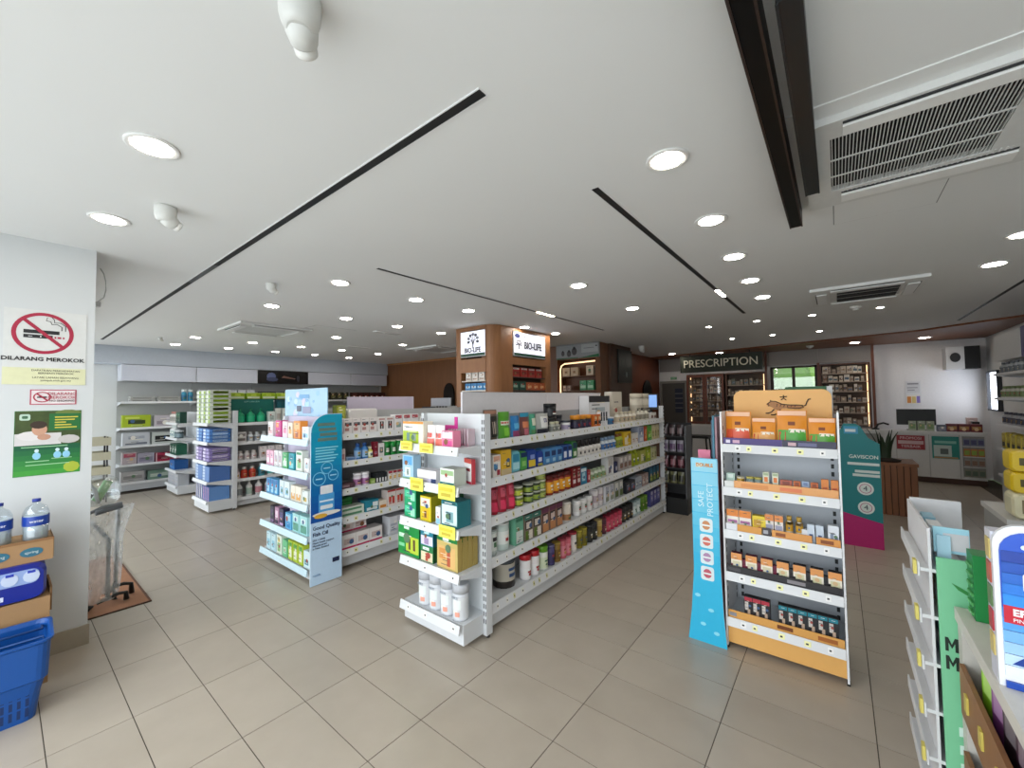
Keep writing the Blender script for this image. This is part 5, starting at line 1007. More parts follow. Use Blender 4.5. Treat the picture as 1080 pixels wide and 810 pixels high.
flat('poster', 'pair of notices pinned to the white pharmacy wall', 'poster', X1 - .001, -4.60, 1.39, -PI/2, .23, .50, '#dcdcde', ((.05, .06, .95, .42, '#e3dcd0'), (.1, .1, .35, .36, '#c9803a'), (.4, .1, .65, .36, '#d9c07a'), (.7, .1, .92, .38, '#8a78c0'), (.08, .52, .92, .95, '#cfcfd2'), (.15, .85, .85, .9, '#7a7a80'), (.12, .7, .8, .74, '#9a9aa0'), (.15, .6, .6, .64, '#9a9aa0')))
# things on the counter
t = thing('monitor', 'black computer monitor standing on the pharmacy counter', 'monitor', (10.45, -4.42, .9305), -PI/2)
MB().box(-.02, .02, .10, .52, .06, .40, BLACK).build('screen', t); MB().box(.22, .03, .012, .28, .055, .10, BLACK).build('stand', t); MB().box(.12, -.04, 0, .38, .12, .012, BLACK).build('foot', t)
t = thing('desk_lamp', 'dark gooseneck lamp bending over the pharmacy counter', 'lamp', (10.40, -4.08, .9305)); MB().lathe([(.06, 0), (.06, .02), (.02, .03)], BLACK, 12).build('base', t); MB().tube([(0, 0, .02), (0, -.04, .10), (0, -.12, .13), (0, -.2, .10)], .018, BLACK).build('neck', t)
K_ = Side(10.15, -.55, -PI/2, 'pharmacy counter')
K_.row('worktop', .9305, [(carton(.10, .08, .18, '#a9b09a', (.1, .2, .9, .7, '#7f9a6a')), 'grey green pack', 4.05, 3, .12, dict(y=.14)), (carton(.12, .10, .12, '#5a5f70', (.1, .2, .9, .7, '#8a8a98')), 'slate blue box', 4.43, 1, 0, dict(y=.12)),
 (carton(.14, .12, .14, '#6a2226', (.1, .3, .9, .7, '#a8783a')), 'dark red sweet box', 4.56, 3, .15, dict(y=.12)), (carton(.4, .12, .10, '#4a181c', (.05, .2, .95, .8, '#7a2a2c')), 'long dark red tray', 4.60, 1, 0, dict(y=.28, lift=.001, jit=0)),
 (carton(.13, .12, .24, '#c0a49c', (.1, .3, .9, .7, '#a88a84')), 'pinkish beige box', 4.87, 1, 0, dict(y=.45))])
t = thing('card_terminal', 'small black box holding cards at the counter end', 'box', (10.42, -5.385, .9305), -PI/2); MB().box(0, 0, 0, .09, .10, .18, BLACK).build('body', t); MB().box(.01, -.003, .03, .08, 0, .12, M('#8a8a8a', .4)).build('card', t)
# ------------------------------------------------------------------ pharmacy back wall: sign, cabinets, shelves
t = thing('hanging_sign', 'dark board sign reading PRESCRIPTION hanging over the counter', 'sign', (10.10, -.47, 2.215), -PI/2)
MB().box(0, 0, 0, 1.76, .04, .40, M('#2d3323', .6)).build('board', t)
for a, b, c, d in ((0, 0, 1.76, .02), (0, .38, 1.76, .40), (0, .02, .02, .38), (1.74, .02, 1.76, .38)): MB().box(a, -.006, b, c, -.0005, d, M('#1e2418', .5)).build('frame_strip', t)
o = text('PRESCRIPTION', .26, M('#f2eed6', .5), t, (.88, -.010, .20), bold=.0015, depth=.006); bb = max(v.co.x for v in o.data.vertices) - min(v.co.x for v in o.data.vertices); o.scale = (1.58 / bb, 1, 1)
for x in (.22, 1.50): MB().box(x, .015, .40, x + .02, .03, .455, BLACK).build('hanger', t)
def med_shelf(label, where, y0, y1, z0, zs, top, fr, lit, cols, x=X1 - .30, seed=1):
    t = thing('medicine_shelving', label, 'shelving', (x, y0, 0), -PI/2); L_ = y0 - y1; D_ = .27; m = MB().box(0, D_, z0, L_, D_ + .02, top, M('#5c4c40', .6)); m.build('back_panel', t)
    for a in (0, L_ - .03): MB().box(a, 0, z0, a + .03, D_, top, fr).build('side_panel', t)
    MB().box(.031, 0, top - .03, L_ - .031, D_, top, fr).build('top_panel', t)
    for z in zs: MB().box(.031, .01, z - .02, L_ - .031, D_ - .001, z, M('#a39080', .5)).build('shelf', t)
    if lit:
        for a in lit: MB().box(a, .2, z0 + .02, a + .012, .212, top - .05, M('#ffcf9a', emit=3)).build('light_strip', t)
    rng = random.Random(seed)
    for zi, z in enumerate(zs):
        xx = .05; nn = 0
        while xx < L_ - .125:
            w_ = rng.choice([.05, .06, .075, .09]); h_ = rng.choice([.09, .11, .13, .15]); wx, wy = x + .03, y0 - xx - w_/2; nn += 1
            put(carton(w_, .12, h_, rng.choice(cols), (.1, .25, .9, .6, rng.choice(['#8a7868', '#6a4a3a', '#a09080', '#5a6a78']))), f'small pale medicine box, {ORD[nn - 1]} from left, {ORD[zi]} tier up in the {where}', wx, wy, z + .0008, -PI/2, f'medicine boxes in the {where}', 'medicine_box'); xx += w_ + rng.uniform(.006, .03)
    return t
PC = ('#c9bba8', '#b3a390', '#a08c78', '#d3c9bb', '#8a7260')
med_shelf('open pharmacy back shelving with lit bottles, right of the window', 'open pharmacy shelving', -3.22, -4.06, .94, (1.0, 1.24, 1.47, 1.70, 1.91, 2.09), 2.30, WOODD, (.79,), PC, seed=4)
medA = med_shelf('timber glazed medicine cabinet under the prescription sign, left one', 'left glazed cabinet', -.42, -1.30, .93, (1.12, 1.32, 1.52, 1.73, 1.94), 2.20, WOODD, (.04, .83), ('#a38a6c', '#8a7058', '#6f5a44', '#b39c80'), seed=6)
med_shelf('timber medicine shelving between the cabinet and the window', 'middle pharmacy shelving', -1.34, -2.20, .93, (1.4, 1.65, 1.9), 2.20, WOODD, (.79,), ('#8a8070', '#6a6a5a', '#b3a08a'), seed=8)
for y0 in (-.42,):
    for a in (0, .445):
        m = MB(); 
        for p in ((a, 0, a + .05, 1.25), (a + .385, 0, a + .435, 1.25), (a + .05, 0, a + .385, .06), (a + .05, 1.19, a + .385, 1.25)): m.box(p[0], -.025, p[1], p[2], -.0005, p[3], WOODR)
        f = m.build('door', medA, (-.0, -.004, .93)); MB().box(a + .05, -.014, .06, a + .385, -.010, 1.19, GLASS).build('door_pane', f)
t = thing('base_cabinet', 'low timber base cabinets along the pharmacy back wall', 'cabinet', (X1 - .36, -.42, 0), -PI/2); MB().box(0, 0, 0, 3.64, .355, .925, WOODR).build('carcass', t)
for k in range(8): MB().box(.02 + k * .452, -.015, .08, .455 + k * .452, -.0005, .90, wood('#5a2f1c', '#6f3c24')).build('door', t)
for (a, b, nm) in ((-.42, -2.24, 'left'), (-2.24, -3.19, 'middle'), (-3.19, -4.12, 'right')):
    t = thing('bulkhead_panel', f'pale grey panel above the pharmacy shelving, {nm} of three', 'panel', (X1 - .06, a - .002, 2.335), -PI/2); MB().box(0, 0, 0, a - b - .004, .055, .335, M('#a39d98', .6)).build('panel', t)
for y, z0, z1 in ((-2.22, .93, 2.66), (-4.10, .0, 2.66), (-3.20, .93, 2.33)):
    t = thing('timber_post', {-2.22: 'dark timber post left of the green pharmacy window', -4.10: 'tall dark timber post beside the white pharmacy wall', -3.20: 'dark timber post right of the green pharmacy window'}[y], 'post', (X1 - .40, y, z0)); MB().box(0, -.022, 0, .06, .022, z1 - z0, WOODR).build('post', t); MB().box(-.004, -.026, 0, .064, .026, .01, WOODR).build('foot', t)
# left of the cabinets: grey door and panel
t = thing('door_2', 'plain grey door in pale frame left of the medicine cabinet', 'door', (X1 - .001, .36, 0), -PI/2); t['kind'] = 'structure'
MB().box(.05, -.04, 0, .66, 0, 2.0, M('#4f4a44', .6)).build('door_leaf', t); MB().box(0, -.06, 0, .05, 0, 2.06, M('#8a857e', .6)).box(.66, -.06, 0, .71, 0, 2.06, M('#8a857e', .6)).box(.05, -.06, 2.0, .66, 0, 2.06, M('#8a857e', .6)).build('door_frame', t)
MB().box(.40, -.05, 1.2, .60, -.0405, 1.85, M('#23263a', .3)).build('glass_panel', t); m = MB()
for k in range(4): m.box(.40, -.056, 1.32 + k * .13, .60, -.0505, 1.335 + k * .13, M('#8a8580', .5))
m.build('glazing_bars', t)
flat('panel', 'pale grey fascia panel above the grey door', 'panel', X1 - .062, .36, 2.32, -PI/2, .62, .34, '#8f8a86', ())
flat('exit_sign', 'small green exit sign above the dark doorway glass', 'sign', X1 - .065, .06, 2.10, -PI/2, .16, .07, '#3f9a6a', (), (('EXIT', .5, .5, .05, '#e0f0e6'),))
# wall unit (black and white) and window at the right end of the pharmacy
t = thing('wall_air_unit', 'black and white box unit mounted high in the pharmacy corner', 'air conditioner', (X1 - .35, -5.15, 2.08), -PI/2)
MB().box(0, 0, 0, .24, .345, .42, M('#c9cacb', .5)).build('housing', t); MB().box(.241, 0, 0, .44, .345, .42, BLACK).build('black_cover', t); MB().prism(ellipse(.12, .22, .07, .09, 16), -.012, -.0005, M('#2a2a2c', .5)).build('vent', t)
w = thing('window_3', 'narrow bright window with dark frame at the pharmacy corner', 'window', (X1 - .52, Y0 + .002, 1.33)); w['kind'] = 'structure'
MB().box(-.30, 0, 0, .29, .012, .66, M('#eaf2ff', emit=6.0)).build('bright_pane', w)
for a, b, c, d in ((-.34, -.03, -.30, .69), (.29, -.03, .298, .69), (-.30, -.03, .29, 0), (-.30, .66, .29, .69)): MB().box(a, 0, b, c, .06, d, M('#2a2d33', .5)).build('window_frame', w)
# bar stool
t = thing('bar_stool', 'black bar stool standing before the pharmacy counter', 'stool', (8.0, -1.38, 0))
MB().box(-.17, -.21, .83, .17, .21, .875, BLACK).build('seat', t)
for sx in (-1, 1):
    for sy in (-1, 1): MB().tube([(sx * .19, sy * .22, 0), (sx * .13, sy * .16, .83)], .016, BLACK).build('leg', t)
for sy in (-1, 1): MB().tube([(-.165, sy * .195, .35), (.165, sy * .195, .35)], .01, BLACK).build('stretcher', t)
for sx in (-1, 1): MB().tube([(sx * .172, -.203, .27), (sx * .172, .203, .27)], .01, BLACK).build('stretcher', t)
# dark rack at the far end of the long gondola
t = thing('snack_rack', 'dark wire rack of packets at the far end of the long gondola', 'rack', (5.43, -1.50, 0), -PI/2)
MB().box(0, 0, .0, .36, .30, .22, BLACK).build('base', t); MB().box(0, .28, .22, .36, .30, 1.25, M('#1c1c1e', .5)).build('back_panel', t); MB().box(.34, 0, .22, .36, .28, 1.22, M('#55585c', .5)).build('side_panel', t)
for k in range(4): MB().box(0, 0, .40 + k * .22, .338, .279, .415 + k * .22, M('#2a2a2c', .5)).build('shelf', t)
Q_ = Side(5.43, -1.50, -PI/2, 'dark rack')
for k, (c1, c2) in enumerate((('#6a6a4a', '#2a2a20'), ('#4a2028', '#8a5a64'), ('#8a8694', '#5a4064'), ('#2a1c20', '#6a5a5e'))):
    Q_.row(['bottom tier', 'second tier', 'third tier', 'top tier'][k], .4155 + k * .22, [(pouch(.09, .05, .16, c1, (.1, .2, .9, .7, c2)), 'small foil packet', .06, 3, .105)])
# ------------------------------------------------------------------ timber column with backlit signs
t = thing('timber_column', 'square timber clad column with lit signs and display niches', 'column', (0, 0, 0))
FL = wood('#7d5232', '#96673f'); cxs = [(3.85, .50), (3.85, 1.0), (5.30, 1.0), (5.30, .25), (4.16, .25), (4.05, .27), (3.95, .33), (3.88, .41)]
core = [(3.97, .60), (3.97, .98), (5.2, .98), (5.2, .37), (4.25, .37), (4.1, .45)]
MB().prism(core[::-1], .02, 2.69, M('#3a2517', .8), axis='z').build('core', t)
# outer cladding: panels leave a niche open on two faces
def slab(x0, y0, x1, y1, z0, z1, nm='cladding'): return MB().box(x0, y0, z0, x1, y1, z1, FL).build(nm, t)
slab(3.85, .90, 3.962, 1.0, 0, 2.695); slab(3.85, .40, 3.962, .90, 2.64, 2.695); slab(3.85, .40, 3.962, .90, 2.02, 2.22); slab(3.85, .40, 3.962, .90, 0, 1.0)
slab(5.16, .25, 5.30, .362, 0, 2.695); slab(4.28, .25, 5.16, .362, 2.645, 2.695); slab(4.28, .25, 5.16, .362, 2.14, 2.25); slab(4.28, .25, 5.16, .362, 0, 1.0); slab(5.201, .37, 5.30, 1.0, 0, 2.695); slab(3.97, .985, 5.2, 1.0, 0, 2.695)
m = MB(); arcp = [(3.85, .399)] + [(4.06 - .21 * math.cos(a), .45 - .20 * math.sin(a)) for a in [PI/2 * k / 8 for k in range(1, 8)]] + [(4.279, .25)]
m.prism([(3.95, .399), (4.0, .56), (4.1, .44), (4.26, .362), (4.279, .30)][::-1][0:0] or (arcp + [(4.279, .362), (4.11, .44), (3.968, .59), (3.962, .399)]), 0, 2.695, FL, axis='z'); m.build('rounded_corner', t)
for z in (1.76, 1.98):
    if z < 1.9: MB().box(3.86, .402, z - .02, 3.961, .898, z, M('#c9c2b8', .5)).build('niche_shelf', t); MB().box(4.285, .26, z - .02, 5.155, .361, z, M('#4a3a30', .5)).build('niche_shelf', t)
MB().box(3.86, .402, 1.885, 3.961, .898, 1.90, M('#c9c2b8', .5)).build('niche_shelf', t); MB().box(4.285, .26, 1.945, 5.155, .361, 1.96, M('#4a3a30', .5)).build('niche_shelf', t)
def signbox(label, x, y, z, rz, w, h, big):
    s = thing('light_box_sign', label, 'sign', (x, y, z), rz); MB().box(0, 0, 0, w, .03, h, M('#c8c6c4', .5)).build('housing', s); MB().box(.008, -.003, .008, w - .008, -.0003, h - .008, M('#e9eaf6', emit=.75)).build('lit_face', s)
    MB().box(.008, -.005, .008, w - .008, -.0031, .05, M('#1f4a3a', .5)).build('green_strip', s); INKB = M('#2b2a33', .5)
    if big: text('BIO-LIFE', .15, INKB, s, (w * .585, -.006, h * .47), bold=.004, sx=.86); cx_, cz_, r = .13, h * .50, .06; MB().prism(ellipse(.09, h - .06, .07, .035, 14), -.006, -.0032, M('#26305c', .5)).build('logo_badge', s); MB().box(.17, -.006, h - .07, .30, -.0032, h - .055, M('#a9a9b4', .5)).build('small_print', s)
    else: text('BIO-LIFE', .10, INKB, s, (w * .5, -.006, .095), bold=.003, sx=.9); cx_, cz_, r = w * .52, h * .63, .095
    m = MB()
    for k in range(7):
        a = PI * (-.08 + 1.16 * k / 6); px_, pz_ = cx_ + r * math.cos(a), cz_ + r * .95 * math.sin(a); m.prism(ellipse(px_, pz_, r * .30, r * .24, 9), -.006, -.0032, M('#8a8a92', .5) if k % 2 else M('#5a5a64', .5)); m.tube([(cx_, -.005, cz_ - r * .9), (cx_ + (px_ - cx_) * .3, -.005, cz_), (px_, -.005, pz_)], .004, INKB, 5)
    m.tube([(cx_, -.005, cz_ - r * 1.25), (cx_, -.005, cz_ - r * .3)], .008, INKB, 6); m.build('tree_logo', s)
signbox('backlit white sign with tree logo on the left face of the timber column', 3.845, .90, 2.25, -PI/2, .50, .38, False)
signbox('wider backlit white sign on the right face of the timber column', 4.30, .245, 2.27, 0, .84, .37, True)
N1 = Side(3.85, .90, -PI/2, 'left column niche', 'supplement_box'); N2 = Side(4.28, .25, 0, 'right column niche', 'supplement_box')
N1.row('upper tier', 1.9005, [(carton(.10, .06, .12, '#ddd6d0', (.1, .1, .9, .3, '#b09a8a')), 'white supplement box', .12, 3, .135, dict(y=.03))])
N1.row('lower tier', 1.7605, [(carton(.11, .06, .10, '#2f78b0', (.1, .3, .9, .6, '#a9cde4')), 'blue supplement box', .11, 4, .12, dict(y=.03))])
N2.row('upper tier', 1.9605, [(carton(.17, .06, .14, '#a8322a', (.05, .8, .95, .95, '#d9c9c4'), (.1, .3, .9, .6, '#7a1f1a')), 'red supplement box', .12, 4, .20, dict(y=.03))])
N2.row('lower tier', 1.7605, [(carton(.16, .06, .13, '#1f4a3c', (.2, .3, .8, .6, '#8fae9c')), 'dark green supplement box', .10, 2, .18, dict(y=.03)), (carton(.16, .06, .12, '#b5562a', (.2, .3, .8, .6, '#d9a06a')), 'orange supplement box', .46, 3, .17, dict(y=.03))])
# ------------------------------------------------------------------ timber cabinet block beyond with photo header
t = thing('cabinet_block', 'timber display block with photo header and glowing arch, behind the column', 'cabinet', (0, 0, 0)); BW = wood('#5f3a22', '#7a4e2e'); BD = wood('#3f2517', '#523320')
for a in ((6.65, .96, 1.14), (6.65, 0, .10)): MB().box(a[0], a[1], 0, 7.0, a[2], 2.695, BW).build('cladding', t)
MB().box(6.65, .10, 0, 7.0, .96, .95, BW).build('cladding', t); MB().box(6.70, .10, 2.40, 7.0, .96, 2.695, BW).build('cladding', t)
MB().box(6.95, .10, .95, 7.0, .96, 2.40, wood('#5a3016', '#6f3f1f')).build('niche_back', t)
MB().box(7.0, -.05, 0, 7.995, .40, 2.695, BD).build('side_block', t)
for z in (1.78, 2.07): MB().box(6.68, .105, z - .02, 6.949, .955, z, BW).build('niche_shelf', t)
MB().tube([(6.665, .90, 1.0), (6.665, .90, 2.20), (6.665, .875, 2.28), (6.665, .80, 2.32), (6.665, .12, 2.34)], .014, M('#ffd9a8', emit=1.6), 8).build('arch_lamp', t)
h = thing('photo_header', 'photo header board of grey portraits on the timber block', 'sign', (6.598, .95, 2.41), -PI/2)
MB().box(0, 0, 0, .95, .05, .28, M('#8f9294', .45)).build('board', h); patch(h, [(.5, .0), (.95, .0), (.95, .06)], M('#2a6a44', .5)); patch(h, rect(0, 0, .5, .02), M('#2a6a44', .5))
for a, b, r in ((.30, .10, .05), (.42, .14, .06), (.16, .11, .04)): patch(h, ellipse(a, b, r, r * 1.3, 10), M('#4a4648', .5), -.002, 'portrait_print'); patch(h, ellipse(a, b + r, r * .5, r * .55, 9), M('#26242a', .5), -.003, 'portrait_print')
patch(h, rect(.58, .10, .93, .26), M('#a9acae', .5), -.002); patch(h, rect(.63, .18, .85, .19), M('#5a5c60', .5), -.003); patch(h, ellipse(.90, .215, .02, .014, 9), M('#26242a', .5), -.003)
V_ = Side(6.65, .955, -PI/2, 'arch niche')
V_.row('upper shelf', 2.0705, [(carton(.16, .08, .17, '#c9b090', (.3, .3, .7, .6, '#a88a68')), 'cream gift box', .17, 2, .19, dict(y=.05)), (carton(.15, .08, .19, '#d0bfa8', (.3, .2, .7, .6, '#8a705a')), 'pale gift box', .70, 1, 0, dict(y=.05))])
V_.row('lower shelf', 1.7805, [(carton(.07, .06, .10, '#b39a88', (.2, .2, .8, .6, '#8a6a5a')), 'small rosy box', .13, 2, .10, dict(y=.05)), (carton(.14, .08, .19, '#4a9a6a', (.1, .2, .9, .5, '#a9cdb0')), 'sea green box', .55, 2, .16, dict(y=.05))])
# large dark picture on the side of the block and black chair arch
t = thing('wall_picture', 'large dark framed picture on the timber block beside the pharmacy', 'picture', (7.30, -.055, 1.93)); MB().box(0, -.03, 0, .68, 0, .68, M('#0d1210', .35)).build('canvas', t)
for k, (a, b, r, c) in enumerate(((.2, .40, .07, '#26302e'), (.42, .45, .08, '#222b2a'), (.3, .22, .06, '#1c2625'), (.52, .25, .07, '#26302e'))): MB().prism(ellipse(a, b, r, r*1.3, 9), -.032 - k*.0003, -.0301, M(c, .4)).build('print', t)
MB().prism(ellipse(.38, .17, .018, .06, 9), -.034, -.0301, M('#8f9a98', .4)).build('print', t)
t = thing('arched_mirror', 'black arched panel leaning on the dark red pharmacy side wall', 'panel', (9.8, .395, .0)); MB().prism([(0, 0), (.62, 0), (.62, 1.75)] + [(.31 + .31*math.cos(PI*k/10), 1.75 + .32*math.sin(PI*k/10)) for k in range(1, 10)] + [(0, 1.75)], -.03, 0, M('#0c0a0a', .3)).build('panel', t); MB().box(.0, -.034, 0, .62, -.031, .04, M('#1a1614', .5)).build('foot_strip', t)
# till monitor seen over the long gondola, on a slim desk
t = thing('till_desk', 'timber till desk behind the long gondola', 'desk', (6.2, -.70, 0), -PI/2); MB().box(0, 0, 1.02, .8, .45, 1.06, BW).build('desk_top', t); MB().box(.02, .02, 0, .06, .43, 1.02, BW).build('side_panel', t); MB().box(.74, .02, 0, .78, .43, 1.02, BW).build('side_panel', t); MB().box(.06, .38, .1, .74, .42, 1.02, BW).build('back_panel', t)
t = thing('till_monitor', 'till monitor with glowing pale blue screen above the long gondola', 'monitor', (6.28, -.93, 1.0605), -PI/2)
MB().box(-.02, 0, .36, .27, .03, .62, BLACK).build('casing', t); MB().box(.0, -.004, .40, .25, -.0003, .60, M('#7fa5e0', emit=.9)).build('screen', t); MB().box(.10, .005, .015, .14, .025, .36, BLACK).build('neck', t); MB().box(.02, -.06, 0, .22, .1, .015, BLACK).build('foot', t)
# ------------------------------------------------------------------ right-hand wall shelves (far right)
for k, nm in ((0, 'nearer'), (1, 'farther')):
    uu = unit('wall_shelving', f'dim wall shelving at the far right, {nm} bay', 'shelving', 8.25 - (1.06 if k == 0 else 0), -5.25, PI, 1.05, .46, [1.88, 1.55, 1.20, .86, .5], 2.05, tags=0, back='#8f9090', lip=.03)
    z = Side(8.25 - (1.06 if k == 0 else 0), -5.25, PI, f'{nm} right wall bay')
    for j, (zz, c1, c2, d_) in enumerate(((1.88, '#b0b4b6', '#6a6f74', 'grey bottle'), (1.55, '#c9c6b8', '#7a8a5a', 'pale bottle'), (1.20, '#a9a9ae', '#4a4a58', 'slate bottle'))): z.row(['top shelf', 'second shelf', 'third shelf'][j], zz, [(jar(.16, .04, c1, c2, c2, neck=.5, name='bottle'), d_, .12, 5, .18)])
    z.row('fourth shelf', .86, [(softpack(.16, .12, .22, '#cdb81f', (.1, .1, .9, .4, '#3a3a24'), (.1, .55, .9, .85, '#e3d35a')), 'yellow pack', .12, 5, .2)])
    t = uu; t = MB().box(0, 0, 0, 1.05, .33, .36, M('#3f3a78' if k == 0 else '#cfd0d0', .45)).build('header_box', uu, (0, .01, 2.055))
    if k == 0: text('LIFE', .2, M('#d9d9e6', .4), t, (.75, -.003, .18))
    else: MB().box(.01, -.004, .01, 1.04, -.0004, .35, M('#d6d7d6', .45)).build('front_panel', t)
# ------------------------------------------------------------------ notices on the pillar
py = .5395
t = flat('no_smoking_sign', 'large no smoking sign reading DILARANG MEROKOK on the white pillar', 'sign', -.46, py, 1.755, 0, .36, .485, '#d7d8d6', ((0, 0, 1, .225, '#dcdcb4'),), (), .002)
RED = M('#a8203f', .45); BK = M('#1b1b1d', .5); m = MB(); c_, r_ = (.165, .335), .135
for k in range(40):
    a, b = 2*PI*k/40, 2*PI*(k+1)/40; ro, ri = r_, r_ - .02; m.face([(c_[0] + ro*math.cos(a), -.0032, c_[1] + ro*math.sin(a)), (c_[0] + ri*math.cos(a), -.0032, c_[1] + ri*math.sin(a)), (c_[0] + ri*math.cos(b), -.0032, c_[1] + ri*math.sin(b)), (c_[0] + ro*math.cos(b), -.0032, c_[1] + ro*math.sin(b))][::-1], RED)
d = .0095; u = math.sqrt(.5); q = r_ - .01
m.prism([(c_[0] - q*u - d*u, c_[1] + q*u - d*u), (c_[0] + q*u - d*u, c_[1] - q*u - d*u), (c_[0] + q*u + d*u, c_[1] - q*u + d*u), (c_[0] - q*u + d*u, c_[1] + q*u + d*u)], -.0040, -.0036, RED); m.build('prohibition_ring', t)
MB().box(.08, -.0034, .332, .235, -.0022, .355, BK).build('cigarette_print', t); o = MB().box(.08, -.0034, .302, .205, -.0022, .324, BK).build('vape_print', t); MB().box(.10, -.0036, .311, .118, -.0034, .314, WHITE).box(.15, -.0036, .309, .156, -.0034, .317, WHITE).build('vape_mark', o)
for a, b in ((.213, .221), (.226, .243), (.25, .258)): MB().box(a, -.0034, .306, b, -.0022, .318, RED).build('spark_print', t)
m = MB(); m.tube([(.245, -.0028, .36), (.245, -.0028, .385), (.225, -.0028, .40), (.20, -.0028, .398), (.195, -.0028, .415), (.175, -.0028, .42), (.18, -.0028, .44)], .0022, BK, 5); m.tube([(.262, -.0028, .358), (.262, -.0028, .392), (.24, -.0028, .412), (.212, -.0028, .41), (.21, -.0028, .43), (.2, -.0028, .445)], .0022, BK, 5); m.build('smoke_print', t)
text('DILARANG MEROKOK', .034, BK, t, (.172, -.003, .165), bold=.001, sx=1.05)
for s, z, sz in (('DAPATKAN PERKHIDMATAN', .092, .0165), ('BERHENTI MEROKOK', .074, .0165), ('LAYARI LAMAN SESAWANG', .046, .0165), ('jomquit.moh.gov.my', .028, .0165)): text(s, sz, M('#3a3a34', .5), t, (.225, -.003, z))
t = flat('no_smoking_notice', 'small red framed no smoking notice on the pillar', 'sign', -.345, py, 1.625, 0, .205, .098, '#b54a60', ((.03, .06, .97, .94, '#e3d9da'),), (('DILARANG', .68, .72, .026, '#b02a44'), ('MEROKOK', .68, .47, .026, '#b02a44'), ('NO SMOKING', .68, .25, .018, '#5a3a40')), .002)
m = MB(); MB().box(0, 0, 0, .001, .0005, .001, WHITE)
for k in range(20):
    a, b = 2*PI*k/20, 2*PI*(k+1)/20; ex = lambda r, w: (.052 + r * 1.15 * math.cos(w), -.0038, .049 + r * math.sin(w)); m.face([ex(.034, a), ex(.034, b), ex(.028, b), ex(.028, a)], RED)
m.prism([(.024, .070), (.030, .076), (.080, .028), (.074, .022)][::-1], -.0044, -.0040, RED); m.box(.03, -.0040, .044, .072, -.0032, .053, BK); m.build('prohibition_ring', t)
t = flat('poster', 'green health poster with photo of sleeping child on the pillar', 'poster', -.405, py, 1.17, 0, .29, .415, '#1f7a34', (), (), .002); PA = t
for k in range(6): MB().box(.002, -.0028 - k * 1e-5, .002 + k * .032, .288, -.0021, .034 + k * .032, M(grad('#3f9a3a', '#0f5a3a', k / 5), .45)).build('print', PA)
MB().prism(ellipse(.25, .04, .038, .035, 9), -.0031, -.0021, M('#a9b83a', .5)).build('print', PA)
MB().box(.002, -.0031, .195, .288, -.0021, .413, M('#3f4f24', .45, var=.35, scale=25)).build('photo_print', PA)
for p, c, yy in ((rect(.002, .195, .20, .27), '#d3cfcf', -.0034), (ellipse(.235, .225, .05, .028, 12), '#c4bfbc', -.0036), (ellipse(.07, .255, .06, .03, 12), '#dcd8d8', -.0037), (ellipse(.105, .295, .033, .042, 14), '#c99a80', -.0040), (ellipse(.10, .325, .037, .025, 12), '#3a2a20', -.0044), (ellipse(.125, .245, .03, .02, 10), '#c09078', -.0042), (ellipse(.23, .40, .06, .02, 10), '#6a7a3a', -.0034)): MB().prism(p, yy, -.0021, M(c, .5)).build('photo_print', PA)
for k, (a, b) in enumerate(((.17, .275), (.17, .26), (.17, .22), (.17, .245), (.17, .27))): MB().box(a, -.0046, .368 - k * .017, b, -.0021, .375 - k * .017, M('#d9c94a', .5)).build('text_line', PA)
MB().box(.145, -.0040, .285, .288, -.0021, .395, M('#1f6a34', .5)).build('print', PA); MB().prism(rrect(.02, .355, .065, .395, .01), -.0036, -.0021, M('#b9d0c0', .5)).build('logo_print', PA); MB().prism(rrect(.03, .366, .055, .384, .006), -.0042, -.0036, M('#3f6a4a', .5)).build('logo_print', PA)
for cx_ in (.095, .185, .225): MB().prism(ellipse(cx_, .125, .018, .024, 10), -.0046, -.0021, M('#8fc9e6', .5)).build('icon_print', PA); MB().prism(ellipse(cx_, .158, .010, .011, 9), -.0046, -.0021, M('#cfe3ea', .5)).build('icon_print', PA)
for a, b, z in ((.03, .23, .18), (.05, .15, .088), (.16, .25, .10), (.05, .24, .065)): MB().box(a, -.0046, z, b, -.0021, z + .005, M('#9fd0a0', .5)).build('text_line', PA)
# loose cable and small bracket behind the pillar
t = thing('loose_cable', 'loose white cable hanging from the ceiling behind the pillar', 'cable', (.03, 1.02, 0)); MB().tube([(-.02, 0, 2.698), (.0, .0, 2.66), (.012, 0, 2.60), (.015, 0, 2.53), (.005, 0, 2.47), (-.03, 0, 2.43)], .004, M('#c9cbca', .5), 6).build('cable', t); MB().box(-.085, -.03, 2.39, -.015, .03, 2.425, M('#b9bbba', .5)).build('end_box', t)
# ------------------------------------------------------------------ water bottles, cartons and baskets by the pillar
t = thing('carton_box', 'brown cardboard carton standing on the floor against the pillar', 'box', (-.48, .33, 0)); CB = M('#a37f58', .8); MB().box(-.24, -.16, 0, .225, .16, .50, CB).build('carton', t); MB().box(.2255, -.12, .40, .235, .15, .54, M('#8f6d4a', .8)).build('flap', t)
t = thing('bottle_pack', 'blue shrink wrapped pack of water bottles on the brown carton', 'bottle pack', (-.49, .31, .5005)); BLU = M('#14268a', .3)
_sp = softpack(.44, .30, .20, '#14268a'); o = link('wrap', _sp[1], t, (0, -.15, 0))
MB().prism(rrect(-.20, .10, .19, .18, .03), -.1525, -.1508, M('#8fa5d3', .3)).build('clear_window', t)
for k in range(5): MB().prism(ellipse(-.16 + k * .08, .14, .032, .034, 12), -.1545, -.1526, M('#c3cfe6', .25)).build('bottle_shape', t); MB().box(-.175 + k * .08, -.156, .158, -.145 + k * .08, -.1527, .172, M('#2a3fae', .4)).build('bottle_shape', t)
